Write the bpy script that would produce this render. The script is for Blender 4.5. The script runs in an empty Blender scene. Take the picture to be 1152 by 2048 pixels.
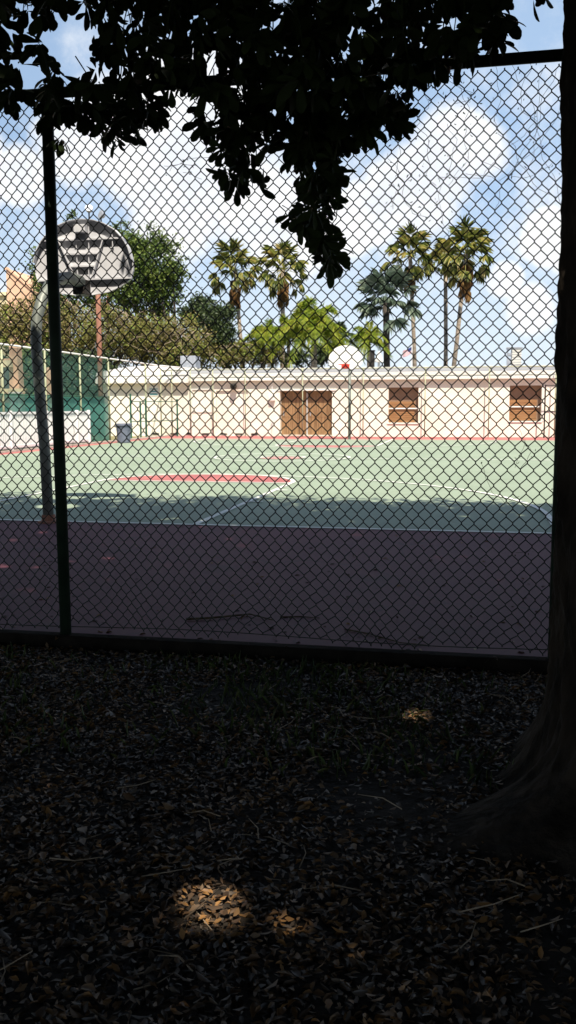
import bpy, math, random
import numpy as np
from mathutils import Vector
R_ = random.Random(7); NR = np.random.default_rng(11)
C = bpy.context.scene.collection
rad = math.radians

# ------------------------------------------------------------------ camera pose and placing helper
CAM = np.array([5.0269, -10.1394, 1.4065]); YAW, PITCH, ROLL, FPX = 0.20087, -0.11767, -0.00249, 1792.4
_r = np.array([math.cos(YAW), math.sin(YAW), 0.0])
_w = np.array([-math.sin(YAW)*math.cos(PITCH), math.cos(YAW)*math.cos(PITCH), math.sin(PITCH)])
_u = np.cross(_r, _w)
RGT = math.cos(ROLL)*_r + math.sin(ROLL)*_u
UPV = -math.sin(ROLL)*_r + math.cos(ROLL)*_u
FWD = _w
def vdir(u, v):
    d = FWD + RGT*((u-576)/FPX) - UPV*((v-1024)/FPX)
    return d
def at(u, v, Y):
    d = vdir(u, v); return CAM + d*((Y-CAM[1])/d[1])
def project(P):
    d = np.asarray(P) - CAM; z = d @ FWD
    zz = np.where(np.abs(z) < 1e-6, 1e-6, z)
    return 576+FPX*(d @ RGT)/zz, 1024-FPX*(d @ UPV)/zz, z
SUN_AZ, SUN_EL = rad(22), rad(57)          # azimuth measured from -Y towards +X
SUN = np.array([math.sin(SUN_AZ)*math.cos(SUN_EL), -math.cos(SUN_AZ)*math.cos(SUN_EL), math.sin(SUN_EL)])
GZ = -0.07                                  # the leafy ground lies a little below the court slab

# ------------------------------------------------------------------ materials
def nm(name):
    m = bpy.data.materials.new(name); m.use_nodes = True
    nt = m.node_tree; b = nt.nodes['Principled BSDF']
    return m, nt, b
def rgba(c): return (c[0], c[1], c[2], 1.0)
def mat(name, c1, c2=None, rough=0.7, scale=4.0, detail=6.0, spec=0.3, metal=0.0, bump=0.0, bscale=None, lo=0.35, hi=0.65, stretch=None, coord='Object'):
    m, nt, b = nm(name)
    b.inputs['Roughness'].default_value = rough; b.inputs['Metallic'].default_value = metal
    b.inputs['Specular IOR Level'].default_value = spec
    b.inputs['Base Color'].default_value = rgba(c1)
    if c2 is None and not bump: return m
    tc = nt.nodes.new('ShaderNodeTexCoord'); src = tc.outputs[coord]
    if stretch:
        mp = nt.nodes.new('ShaderNodeMapping'); mp.inputs['Scale'].default_value = stretch
        nt.links.new(src, mp.inputs['Vector']); src = mp.outputs['Vector']
    if c2 is not None:
        n = nt.nodes.new('ShaderNodeTexNoise'); n.inputs['Scale'].default_value = scale; n.inputs['Detail'].default_value = detail
        nt.links.new(src, n.inputs['Vector'])
        r = nt.nodes.new('ShaderNodeValToRGB'); r.color_ramp.elements[0].position = lo; r.color_ramp.elements[1].position = hi
        r.color_ramp.elements[0].color = rgba(c1); r.color_ramp.elements[1].color = rgba(c2)
        nt.links.new(n.outputs['Fac'], r.inputs['Fac']); nt.links.new(r.outputs['Color'], b.inputs['Base Color'])
    if bump:
        n2 = nt.nodes.new('ShaderNodeTexNoise'); n2.inputs['Scale'].default_value = bscale or scale*4; n2.inputs['Detail'].default_value = 8
        nt.links.new(src, n2.inputs['Vector'])
        bp = nt.nodes.new('ShaderNodeBump'); bp.inputs['Strength'].default_value = bump; bp.inputs['Distance'].default_value = 0.03
        nt.links.new(n2.outputs['Fac'], bp.inputs['Height']); nt.links.new(bp.outputs['Normal'], b.inputs['Normal'])
    return m
def leafmat(name, cols, rough=0.5, spec=0.4, trans=0.0, clump=0.9):
    """each leaf (mesh island) takes its own colour"""
    m, nt, b = nm(name)
    g = nt.nodes.new('ShaderNodeNewGeometry'); r = nt.nodes.new('ShaderNodeValToRGB')
    e = r.color_ramp.elements
    while len(e) < len(cols): e.new(0.5)
    for i, c in enumerate(cols):
        e[i].position = i/(len(cols)-1); e[i].color = rgba(c)
    tc = nt.nodes.new('ShaderNodeTexCoord'); n = nt.nodes.new('ShaderNodeTexNoise'); n.inputs['Scale'].default_value = clump; n.inputs['Detail'].default_value = 3; nt.links.new(tc.outputs['Object'], n.inputs['Vector'])
    k = nt.nodes.new('ShaderNodeMath'); k.operation = 'MULTIPLY_ADD'; k.inputs[1].default_value = 1.6; k.inputs[2].default_value = -0.8; nt.links.new(n.outputs['Fac'], k.inputs[0])
    k2 = nt.nodes.new('ShaderNodeMath'); k2.operation = 'ADD'; k2.use_clamp = True; nt.links.new(g.outputs['Random Per Island'], k2.inputs[0]); nt.links.new(k.outputs[0], k2.inputs[1])
    nt.links.new(k2.outputs[0], r.inputs['Fac']); nt.links.new(r.outputs['Color'], b.inputs['Base Color'])
    b.inputs['Roughness'].default_value = rough; b.inputs['Specular IOR Level'].default_value = spec
    if trans:
        t = nt.nodes.new('ShaderNodeBsdfTranslucent'); mx = nt.nodes.new('ShaderNodeMixShader'); mx.inputs[0].default_value = trans
        nt.links.new(r.outputs['Color'], t.inputs['Color']); nt.links.new(b.outputs[0], mx.inputs[1]); nt.links.new(t.outputs[0], mx.inputs[2])
        nt.links.new(mx.outputs[0], nt.nodes['Material Output'].inputs['Surface'])
    return m
def seethrough(name, col, opacity):
    m, nt, b = nm(name)
    b.inputs['Base Color'].default_value = rgba(col); b.inputs['Roughness'].default_value = 0.8
    t = nt.nodes.new('ShaderNodeBsdfTransparent'); mx = nt.nodes.new('ShaderNodeMixShader')
    tc = nt.nodes.new('ShaderNodeTexCoord'); n = nt.nodes.new('ShaderNodeTexNoise'); n.inputs['Scale'].default_value = 1.3
    mr = nt.nodes.new('ShaderNodeMapRange'); mr.inputs['From Min'].default_value = 0.3; mr.inputs['From Max'].default_value = 0.7
    mr.inputs['To Min'].default_value = opacity-0.12; mr.inputs['To Max'].default_value = opacity+0.12
    nt.links.new(tc.outputs['Object'], n.inputs['Vector']); nt.links.new(n.outputs['Fac'], mr.inputs['Value']); nt.links.new(mr.outputs[0], mx.inputs[0])
    nt.links.new(t.outputs[0], mx.inputs[1]); nt.links.new(b.outputs[0], mx.inputs[2])
    nt.links.new(mx.outputs[0], nt.nodes['Material Output'].inputs['Surface'])
    return m
M = {}
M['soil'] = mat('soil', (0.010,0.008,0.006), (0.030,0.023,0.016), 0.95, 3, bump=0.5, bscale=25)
def court_mat(name, cols, stain):
    m, nt, b = nm(name); tc = nt.nodes.new('ShaderNodeTexCoord'); prev = None
    for sc_, (c1, c2), lo, hi in ((0.45, cols[0], 0.35, 0.68), (60.0, cols[1], 0.3, 0.7)):
        n = nt.nodes.new('ShaderNodeTexNoise'); n.inputs['Scale'].default_value = sc_; n.inputs['Detail'].default_value = 10; n.inputs['Roughness'].default_value = 0.62
        nt.links.new(tc.outputs['Object'], n.inputs['Vector'])
        r = nt.nodes.new('ShaderNodeValToRGB'); r.color_ramp.elements[0].position = lo; r.color_ramp.elements[1].position = hi
        r.color_ramp.elements[0].color = rgba(c1); r.color_ramp.elements[1].color = rgba(c2); nt.links.new(n.outputs['Fac'], r.inputs['Fac'])
        if prev is None: prev = r.outputs['Color']
        else:
            x = nt.nodes.new('ShaderNodeMix'); x.data_type = 'RGBA'; x.inputs[0].default_value = 0.4; nt.links.new(prev, x.inputs[6]); nt.links.new(r.outputs['Color'], x.inputs[7]); prev = x.outputs[2]
    # worn stains with their own outline and hairline cracks
    n = nt.nodes.new('ShaderNodeTexNoise'); n.inputs['Scale'].default_value = 1.3; n.inputs['Detail'].default_value = 12; nt.links.new(tc.outputs['Object'], n.inputs['Vector'])
    mr = nt.nodes.new('ShaderNodeMapRange'); mr.inputs['From Min'].default_value = 0.60; mr.inputs['From Max'].default_value = 0.72; mr.inputs['To Max'].default_value = 0.45; nt.links.new(n.outputs['Fac'], mr.inputs['Value'])
    v = nt.nodes.new('ShaderNodeTexVoronoi'); v.feature = 'DISTANCE_TO_EDGE'; v.inputs['Scale'].default_value = 0.33
    n2 = nt.nodes.new('ShaderNodeTexNoise'); n2.inputs['Scale'].default_value = 1.5; n2.inputs['Detail'].default_value = 6
    nt.links.new(tc.outputs['Object'], n2.inputs['Vector']); av = nt.nodes.new('ShaderNodeVectorMath'); av.operation = 'MULTIPLY_ADD'; av.inputs[1].default_value = (0.9,0.9,0); nt.links.new(n2.outputs['Color'], av.inputs[0]); nt.links.new(tc.outputs['Object'], av.inputs[2]); nt.links.new(av.outputs[0], v.inputs['Vector'])
    cr = nt.nodes.new('ShaderNodeMapRange'); cr.inputs['From Min'].default_value = 0.0; cr.inputs['From Max'].default_value = 0.006; cr.inputs['To Min'].default_value = 0.55; cr.inputs['To Max'].default_value = 0.0; nt.links.new(v.outputs['Distance'], cr.inputs['Value'])
    mx = nt.nodes.new('ShaderNodeMath'); mx.operation = 'MAXIMUM'; nt.links.new(mr.outputs[0], mx.inputs[0]); nt.links.new(cr.outputs[0], mx.inputs[1])
    x = nt.nodes.new('ShaderNodeMix'); x.data_type = 'RGBA'; nt.links.new(mx.outputs[0], x.inputs[0]); nt.links.new(prev, x.inputs[6]); x.inputs[7].default_value = rgba(stain)
    nt.links.new(x.outputs[2], b.inputs['Base Color']); b.inputs['Roughness'].default_value = 0.75; b.inputs['Specular IOR Level'].default_value = 0.25
    return m
M['red_court'] = mat('red_court', (0.33,0.105,0.105), (0.43,0.155,0.145), 0.75, 1.2, 10, 0.25, bump=0.12, bscale=120)
M['apron'] = court_mat('apron_red_shaded', [((0.085,0.026,0.043),(0.135,0.043,0.060)),((0.072,0.025,0.041),(0.14,0.048,0.062))], (0.045,0.030,0.038))  # court red darkened on this strip: crown shade put into the colour
M['green_court'] = court_mat('green_court', [((0.215,0.275,0.205),(0.28,0.345,0.265)),((0.21,0.27,0.20),(0.295,0.355,0.275))], (0.17,0.21,0.15))
M['line'] = mat('line_paint', (0.62,0.66,0.60), (0.80,0.82,0.78), 0.7, 6, 8)
M['kerb'] = mat('kerb', (0.40,0.37,0.32), (0.55,0.50,0.43), 0.9, 5)
M['fence_black'] = mat('fence_vinyl', (0.010,0.013,0.011), (0.018,0.024,0.020), 0.55, 6, spec=0.25)
M['fence_post'] = mat('fence_post_paint', (0.008,0.020,0.012), (0.016,0.034,0.020), 0.6, 9, spec=0.25, bump=0.1, bscale=60)
M['bark'] = mat('bark', (0.012,0.010,0.008), (0.048,0.038,0.029), 0.95, 9, 10, 0.1, bump=1.0, bscale=26, stretch=(1,1,0.45))
M['leaf_near'] = leafmat('leaf_near', [(0.018,0.032,0.010),(0.03,0.05,0.014),(0.04,0.065,0.018)], 0.6, 0.15)
M['litter'] = leafmat('litter', [(0.018,0.012,0.008),(0.085,0.045,0.019),(0.055,0.038,0.025),(0.16,0.082,0.028),(0.10,0.078,0.058),(0.030,0.020,0.013),(0.17,0.11,0.06),(0.20,0.105,0.034),(0.24,0.125,0.042)], 0.55, 0.35, 0.0, 2.0)
M['blade'] = leafmat('blade', [(0.03,0.055,0.015),(0.06,0.09,0.02),(0.10,0.11,0.04)], 0.6, 0.3)
M['deadwood'] = mat('deadwood', (0.05,0.035,0.022), (0.10,0.075,0.05), 0.9, 20, bump=0.4)
M['vine'] = mat('vine', (0.035,0.028,0.018), (0.07,0.055,0.03), 0.9, 12)
M['galv'] = mat('galvanised', (0.13,0.15,0.135), (0.19,0.21,0.19), 0.5, 5, 8, 0.4, 0.2, bump=0.05)
M['board'] = mat('backboard_paint', (0.47,0.48,0.51), (0.58,0.59,0.62), 0.55, 4, 8, 0.4, bump=0.05)
M['black_metal'] = mat('black_metal', (0.015,0.013,0.012), (0.03,0.025,0.02), 0.6, 8)
M['white_paint'] = mat('white_paint', (0.74,0.74,0.73), (0.82,0.82,0.80), 0.55, 3, 6)
M['orange_red'] = mat('orange_red', (0.50,0.045,0.03), (0.62,0.07,0.04), 0.5, 5)
M['wall'] = mat('stucco', (0.75,0.72,0.61), (0.82,0.795,0.70), 0.9, 0.8, 10, 0.15, bump=0.25, bscale=40)
M['trim'] = mat('fascia_paint', (0.68,0.67,0.62), (0.75,0.74,0.69), 0.8, 1.0, 5, stretch=(0.4,1,2))
M['roof_grey'] = mat('roof_grey', (0.20,0.21,0.23), (0.27,0.28,0.29), 0.85, 0.8, 6, stretch=(0.5,1,3))
M['roof_white'] = mat('roof_white', (0.68,0.68,0.68), (0.80,0.80,0.79), 0.8, 1.5, 8)
M['wood'] = mat('door_wood', (0.17,0.095,0.045), (0.33,0.20,0.10), 0.6, 3, 8, stretch=(9,9,0.5), bump=0.2, bscale=20)
M['wood_orange'] = mat('shutter_wood', (0.25,0.125,0.055), (0.34,0.185,0.085), 0.6, 3, 8, stretch=(0.6,1,9))
M['grey_panel'] = mat('grey_panel', (0.42,0.42,0.42), (0.52,0.52,0.52), 0.7, 4)
M['grey_steel'] = mat('grey_steel', (0.30,0.33,0.38), (0.42,0.45,0.50), 0.5, 6, metal=0.2)
M['pale_green'] = mat('pale_green_post', (0.27,0.29,0.19), (0.38,0.40,0.26), 0.6, 3)
M['green_post'] = mat('dark_green_post', (0.02,0.09,0.055), (0.035,0.13,0.08), 0.6, 5)
M['screen'] = seethrough('wind_screen', (0.06,0.16,0.125), 0.36)
M['teal'] = seethrough('teal_screen', (0.07,0.27,0.22), 0.70)
M['far_wire'] = mat('far_wire', (0.16,0.20,0.13), (0.24,0.28,0.18), 0.5, 2)
M['vinyl'] = mat('white_vinyl', (0.76,0.77,0.78), (0.84,0.84,0.84), 0.4, 2)
M['can'] = mat('can_plastic', (0.10,0.12,0.17), (0.16,0.18,0.24), 0.5, 4, spec=0.4)
M['rust_pole'] = mat('rust_pole', (0.24,0.11,0.075), (0.34,0.17,0.12), 0.8, 3, stretch=(4,4,1), bump=0.2)
M['dark_glass'] = mat('dark_glass', (0.05,0.055,0.06), (0.08,0.085,0.09), 0.15, 3, spec=0.6)
M['peach'] = mat('peach_stucco', (0.66,0.41,0.28), (0.73,0.48,0.34), 0.9, 1.2, 9, bump=0.15)
M['cream'] = mat('cream_paint', (0.66,0.58,0.36), (0.74,0.66,0.45), 0.8, 2)
M['teal_paint'] = mat('teal_paint', (0.05,0.22,0.24), (0.08,0.28,0.30), 0.6, 6)
M['palm_trunk'] = mat('palm_trunk', (0.20,0.16,0.12), (0.36,0.31,0.25), 0.9, 2, stretch=(1,1,6), bump=0.5)
M['dark_trunk'] = mat('dark_trunk', (0.05,0.04,0.035), (0.10,0.085,0.07), 0.9, 3, bump=0.5)
M['palm_leaf'] = leafmat('palm_leaf', [(0.08,0.12,0.025),(0.16,0.20,0.045),(0.27,0.30,0.07),(0.40,0.39,0.11),(0.50,0.41,0.15)], 0.45, 0.5, 0.38)
M['palm_dead'] = leafmat('palm_dead', [(0.16,0.08,0.035),(0.26,0.14,0.06),(0.34,0.22,0.08),(0.22,0.12,0.05)], 0.8, 0.2, 0.15)
M['bismarck'] = leafmat('silver_leaf', [(0.07,0.11,0.08),(0.14,0.20,0.14),(0.27,0.33,0.25),(0.10,0.15,0.10)], 0.45, 0.4, 0.15)
M['feather'] = leafmat('feather_leaf', [(0.14,0.24,0.03),(0.28,0.38,0.05),(0.42,0.50,0.07),(0.55,0.54,0.09)], 0.5, 0.4, 0.45)
M['feather_dark'] = leafmat('feather_dark_leaf', [(0.03,0.06,0.02),(0.06,0.10,0.03),(0.09,0.14,0.04)], 0.5, 0.4, 0.2)
M['tree_green'] = leafmat('tree_green_leaf', [(0.03,0.06,0.012),(0.065,0.11,0.02),(0.12,0.18,0.035),(0.20,0.25,0.055)], 0.5, 0.35, 0.2)
M['tree_dark'] = leafmat('tree_dark_leaf', [(0.02,0.038,0.015),(0.04,0.065,0.02),(0.07,0.10,0.03)], 0.5, 0.35, 0.15)
M['tree_olive'] = leafmat('tree_olive_leaf', [(0.075,0.070,0.020),(0.15,0.145,0.040),(0.21,0.21,0.055),(0.17,0.125,0.045),(0.27,0.27,0.085),(0.21,0.30,0.05)], 0.6, 0.25, 0.2)
M['twig'] = mat('pale_twig', (0.26,0.20,0.14), (0.36,0.29,0.21), 0.9, 3)
M['flag_red'] = mat('flag_red', (0.42,0.03,0.04), (0.48,0.05,0.06), 0.8, 3)
M['flag_white'] = mat('flag_white', (0.75,0.75,0.76), (0.8,0.8,0.8), 0.8, 3)
M['flag_blue'] = mat('flag_blue', (0.03,0.04,0.16), (0.04,0.06,0.2), 0.8, 3)

# ------------------------------------------------------------------ mesh helpers
class MB:
    def __init__(s): s.v = []; s.f = []; s.m = []; s.cur = 0; s.mats = []
    def use(s, m):
        if m not in s.mats: s.mats.append(m)
        s.cur = s.mats.index(m); return s
    def face(s, idx): s.f.append(tuple(idx)); s.m.append(s.cur)
    def box(s, x0, x1, y0, y1, z0, z1):
        b = len(s.v)
        s.v += [(x0,y0,z0),(x1,y0,z0),(x1,y1,z0),(x0,y1,z0),(x0,y0,z1),(x1,y0,z1),(x1,y1,z1),(x0,y1,z1)]
        for q in [(0,3,2,1),(4,5,6,7),(0,1,5,4),(1,2,6,5),(2,3,7,6),(3,0,4,7)]: s.face([b+i for i in q])
        return s
    def quad(s, a, b, c, d):
        k = len(s.v); s.v += [tuple(a),tuple(b),tuple(c),tuple(d)]; s.face((k,k+1,k+2,k+3)); return s
    def tube(s, pts, r, n=8, cap=True):
        pts = [Vector(p) for p in pts]; rs = r if isinstance(r, (list, tuple)) else [r]*len(pts)
        base = len(s.v); ref = None
        for i, p in enumerate(pts):
            t = (pts[min(i+1, len(pts)-1)] - pts[max(i-1, 0)]).normalized()
            if ref is None: ref = t.orthogonal().normalized()
            a = (ref - t*ref.dot(t))
            a = a.normalized() if a.length > 1e-6 else t.orthogonal().normalized()
            ref = a; b = t.cross(a)
            for k in range(n):
                th = 2*math.pi*k/n; q = p + (a*math.cos(th)+b*math.sin(th))*rs[i]; s.v.append(tuple(q))
        for i in range(len(pts)-1):
            for k in range(n):
                k2 = (k+1) % n
                s.face((base+i*n+k, base+i*n+k2, base+(i+1)*n+k2, base+(i+1)*n+k))
        if cap:
            s.face([base+k for k in range(n)][::-1]); s.face([base+(len(pts)-1)*n+k for k in range(n)])
        return s
    def lathe(s, prof, c=(0,0,0), n=24):
        base = len(s.v)
        for r, z in prof:
            for k in range(n):
                th = 2*math.pi*k/n; s.v.append((c[0]+r*math.cos(th), c[1]+r*math.sin(th), c[2]+z))
        for i in range(len(prof)-1):
            for k in range(n):
                k2 = (k+1) % n; s.face((base+i*n+k, base+i*n+k2, base+(i+1)*n+k2, base+(i+1)*n+k))
        s.face([base+k for k in range(n)][::-1]); s.face([base+(len(prof)-1)*n+k for k in range(n)])
        return s
    def prism_xz(s, pts, y0, y1):
        b = len(s.v); n = len(pts)
        s.v += [(x, y0, z) for x, z in pts] + [(x, y1, z) for x, z in pts]
        s.face(range(b, b+n)); s.face(range(b+2*n-1, b+n-1, -1))
        for i in range(n):
            j = (i+1) % n; s.face((b+j, b+i, b+n+i, b+n+j))
        return s
    def build(s, name, mt=None, parent=None, smooth=False, bevel=0):
        me = bpy.data.meshes.new(name); me.from_pydata(s.v, [], s.f); me.update()
        if s.mats:
            for m in s.mats: me.materials.append(m)
            me.polygons.foreach_set('material_index', s.m)
        elif mt: me.materials.append(mt)
        if smooth: me.polygons.foreach_set('use_smooth', [True]*len(me.polygons))
        o = bpy.data.objects.new(name, me); C.objects.link(o)
        if parent: o.parent = parent; o.matrix_parent_inverse = parent.matrix_basis.inverted()
        if bevel:
            b = o.modifiers.new('bevel', 'BEVEL'); b.width = bevel; b.segments = 2; b.limit_method = 'ANGLE'
        return o
def np_mesh(name, V, faces_list, mt, parent=None, smooth=False):
    """faces_list: list of (F,k) integer arrays"""
    me = bpy.data.meshes.new(name)
    V = np.ascontiguousarray(V, dtype=np.float32)
    me.vertices.add(len(V)); me.vertices.foreach_set('co', V.ravel())
    loops = np.concatenate([f.ravel() for f in faces_list]).astype(np.int32)
    tot = np.concatenate([np.full(len(f), f.shape[1]) for f in faces_list]).astype(np.int32)
    st = np.concatenate([[0], np.cumsum(tot)[:-1]]).astype(np.int32)
    me.loops.add(len(loops)); me.loops.foreach_set('vertex_index', loops)
    me.polygons.add(len(tot)); me.polygons.foreach_set('loop_start', st); me.polygons.foreach_set('loop_total', tot)
    if smooth: me.polygons.foreach_set('use_smooth', np.ones(len(tot), dtype=bool))
    me.update(calc_edges=True); me.materials.append(mt)
    o = bpy.data.objects.new(name, me); C.objects.link(o)
    if parent: o.parent = parent; o.matrix_parent_inverse = parent.matrix_basis.inverted()
    return o
def tag(o, label=None, cat=None, group=None, kind=None):
    if label: o['label'] = label
    if cat: o['category'] = cat
    if group: o['group'] = group
    if kind: o['kind'] = kind
    return o
def empty(name, loc, label, cat, group=None):
    o = bpy.data.objects.new(name, None); C.objects.link(o); o.location = loc; o.empty_display_size = 0.2
    return tag(o, label, cat, group)
def norm(a): return a/np.maximum(np.linalg.norm(a, axis=-1, keepdims=True), 1e-9)
def leaf_template(stations, fold=0.25, curl=0.2):
    """stations: (t, halfwidth) ; leaf of unit length along x, width along y, normal z"""
    V = [(0,0,0)]; tri = []; quad = []
    for t, w in stations:
        z = -curl*t*t
        V += [(t, w, z+fold*w), (t, 0, z), (t, -w, z+fold*w)]
    V.append((1, 0, -curl)); n = len(stations)
    tri += [(0,2,1),(0,3,2)]
    for i in range(n-1):
        a = 1+3*i; b = a+3
        quad += [(a,a+1,b+1,b),(a+1,a+2,b+2,b+1)]
    a = 1+3*(n-1); e = 1+3*n
    tri += [(a,a+1,e),(a+1,a+2,e)]
    return np.array(V, float), np.array(tri), np.array(quad) if quad else np.zeros((0,4), int)
SIMPLE = (np.array([(0,0,0),(0.5,0.5,0.06),(1,0,-0.06),(0.5,-0.5,0.06)], float), np.array([(0,1,2),(0,2,3)]), np.zeros((0,4), int))
def place(T, pos, d, nrm, L, W):
    """instances of template T at pos with length axis d, normal about nrm"""
    Vt, tri, quad = T
    d = norm(d); y = norm(np.cross(nrm, d)); z = np.cross(d, y)
    P = (pos[:,None,:] + d[:,None,:]*(Vt[None,:,0:1]*L[:,None,None]) + y[:,None,:]*(Vt[None,:,1:2]*W[:,None,None]) + z[:,None,:]*(Vt[None,:,2:3]*L[:,None,None]))
    n = len(Vt); off = (np.arange(len(pos))*n)[:,None,None]
    F = [(tri[None]+off).reshape(-1,3)]
    if len(quad): F.append((quad[None]+off).reshape(-1,4))
    return P.reshape(-1,3), F
def rnd_dirs(n):
    v = NR.normal(size=(n,3)); return norm(v)
def join_faces(parts):
    V = []; T = []; Q = []; k = 0
    for v, fs in parts:
        for f in fs: (T if f.shape[1] == 3 else Q).append(f+k)
        V.append(v); k += len(v)
    F = []
    if T: F.append(np.concatenate(T))
    if Q: F.append(np.concatenate(Q))
    return np.concatenate(V), F

# ------------------------------------------------------------------ world and sun
w = bpy.data.worlds.new("World"); bpy.context.scene.world = w; w.use_nodes = True
nt = w.node_tree; bg = nt.nodes['Background']
SKY_STRENGTH = 0.07
sky = nt.nodes.new('ShaderNodeTexSky'); sky.sky_type = 'NISHITA'; sky.sun_disc = False
sky.sun_elevation = SUN_EL; sky.sun_rotation = math.pi - SUN_AZ
sky.air_density = 1.0; sky.dust_density = 0.6; sky.ozone_density = 1.6
tc = nt.nodes.new('ShaderNodeTexCoord'); nrmn = nt.nodes.new('ShaderNodeVectorMath'); nrmn.operation = 'NORMALIZE'
nt.links.new(tc.outputs['Generated'], nrmn.inputs[0]); D = nrmn.outputs[0]
blobs = [(150,285,70),(245,260,95),(335,230,105),(420,300,120),(500,400,110),(380,400,95),(560,470,85),(300,350,70),(430,170,75),(330,450,60),
         (905,285,66),(955,300,52),(865,345,72),(795,385,62),(740,425,55),(690,450,55),(850,400,60),
         (1100,475,48),(1150,500,45),(1010,560,32),(1060,620,45),(40,350,50),(-60,330,70)]
acc = None
for u, v, r in blobs:
    c = vdir(u, v); c = c/np.linalg.norm(c)
    dt = nt.nodes.new('ShaderNodeVectorMath'); dt.operation = 'DOT_PRODUCT'; dt.inputs[1].default_value = tuple(c); nt.links.new(D, dt.inputs[0])
    mr = nt.nodes.new('ShaderNodeMapRange'); mr.inputs['From Min'].default_value = math.cos(1.25*r/FPX); mr.inputs['From Max'].default_value = 1.0
    nt.links.new(dt.outputs['Value'], mr.inputs['Value'])
    if acc is None: acc = mr.outputs[0]
    else:
        mx = nt.nodes.new('ShaderNodeMath'); mx.operation = 'MAXIMUM'; nt.links.new(acc, mx.inputs[0]); nt.links.new(mr.outputs[0], mx.inputs[1]); acc = mx.outputs[0]
nz = nt.nodes.new('ShaderNodeTexNoise'); nz.inputs['Scale'].default_value = 9; nz.inputs['Detail'].default_value = 9; nz.inputs['Roughness'].default_value = 0.64
nt.links.new(D, nz.inputs['Vector'])
a1 = nt.nodes.new('ShaderNodeMath'); a1.operation = 'MULTIPLY_ADD'; a1.inputs[1].default_value = 2.1; a1.inputs[2].default_value = -1.08
nt.links.new(nz.outputs['Fac'], a1.inputs[0])
a2 = nt.nodes.new('ShaderNodeMath'); a2.operation = 'ADD'; nt.links.new(acc, a2.inputs[0]); nt.links.new(a1.outputs[0], a2.inputs[1])
cm = nt.nodes.new('ShaderNodeMapRange'); cm.interpolation_type = 'SMOOTHSTEP'; cm.inputs['From Min'].default_value = -0.16; cm.inputs['From Max'].default_value = 0.66
nt.links.new(a2.outputs[0], cm.inputs['Value'])
# thin white veil towards the horizon
sp = nt.nodes.new('ShaderNodeSeparateXYZ'); nt.links.new(D, sp.inputs[0])
hz = nt.nodes.new('ShaderNodeMapRange'); hz.interpolation_type = 'SMOOTHSTEP'; hz.inputs['From Min'].default_value = 0.24; hz.inputs['From Max'].default_value = 0.02; hz.inputs['To Max'].default_value = 0.72
nt.links.new(sp.outputs['Z'], hz.inputs['Value'])
# light blue lift added to brighten only the northern sky ahead
m3 = nt.nodes.new('ShaderNodeMapRange'); m3.interpolation_type = 'SMOOTHSTEP'; m3.inputs['From Min'].default_value = 0.55; m3.inputs['From Max'].default_value = 1.0; m3.inputs['To Max'].default_value = 0.75
nt.links.new(sp.outputs['Y'], m3.inputs['Value'])
mixc = nt.nodes.new('ShaderNodeMix'); mixc.data_type = 'RGBA'
veil = nt.nodes.new('ShaderNodeMix'); veil.data_type = 'RGBA'; nt.links.new(m3.outputs[0], veil.inputs[0]); nt.links.new(sky.outputs[0], veil.inputs[6]); veil.inputs[7].default_value = (4.5, 6.2, 8.6, 1)
veil2 = nt.nodes.new('ShaderNodeMix'); veil2.data_type = 'RGBA'; nt.links.new(hz.outputs[0], veil2.inputs[0]); nt.links.new(veil.outputs[2], veil2.inputs[6]); veil2.inputs[7].default_value = (8.0, 8.7, 9.2, 1)
nt.links.new(cm.outputs[0], mixc.inputs[0]); nt.links.new(veil2.outputs[2], mixc.inputs[6]); 
n4 = nt.nodes.new('ShaderNodeTexNoise'); n4.inputs['Scale'].default_value = 14; n4.inputs['Detail'].default_value = 8; mp4 = nt.nodes.new('ShaderNodeMapping'); mp4.inputs['Location'].default_value = (0.3,1.7,0.02); nt.links.new(D, mp4.inputs['Vector']); nt.links.new(mp4.outputs[0], n4.inputs['Vector'])
r4 = nt.nodes.new('ShaderNodeValToRGB'); r4.color_ramp.elements[0].position = 0.36; r4.color_ramp.elements[1].position = 0.56; r4.color_ramp.elements[0].color = (0.86,0.89,0.94,1); r4.color_ramp.elements[1].color = (1,1,1,1); nt.links.new(n4.outputs['Fac'], r4.inputs['Fac'])
s4 = nt.nodes.new('ShaderNodeMix'); s4.data_type = 'RGBA'; s4.blend_type = 'MULTIPLY'; s4.inputs[0].default_value = 1.0; s4.inputs[6].default_value = (9.2,9.3,9.4,1); nt.links.new(r4.outputs['Color'], s4.inputs[7]); nt.links.new(s4.outputs[2], mixc.inputs[7])
nt.links.new(mixc.outputs[2], bg.inputs['Color']); bg.inputs['Strength'].default_value = SKY_STRENGTH

sl = bpy.data.lights.new('sun', 'SUN'); sl.energy = 5.0; sl.angle = rad(0.5); sl.color = (1.0, 0.90, 0.76)
so = bpy.data.objects.new('sun', sl); C.objects.link(so); so.rotation_euler = Vector(tuple(SUN)).to_track_quat('Z', 'Y').to_euler(); so.location = (5, -20, 30)

cd = bpy.data.cameras.new('camera'); co = bpy.data.objects.new('camera', cd); C.objects.link(co)
cd.sensor_fit = 'VERTICAL'; cd.sensor_height = 24.0; cd.lens = 24.0*FPX/2048; cd.clip_end = 3000; cd.clip_start = 0.05
from mathutils import Matrix
co.matrix_world = Matrix(((RGT[0],UPV[0],-FWD[0],CAM[0]),(RGT[1],UPV[1],-FWD[1],CAM[1]),(RGT[2],UPV[2],-FWD[2],CAM[2]),(0,0,0,1)))
sc = bpy.context.scene; sc.camera = co
sc.view_settings.view_transform = 'Standard'; sc.view_settings.look = 'None'; sc.view_settings.exposure = 0.75; sc.view_settings.gamma = 1.0
sc.render.engine = 'CYCLES'; sc.cycles.max_bounces = 8; sc.cycles.transparent_max_bounces = 16
sc.cycles.use_denoising = True

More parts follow.
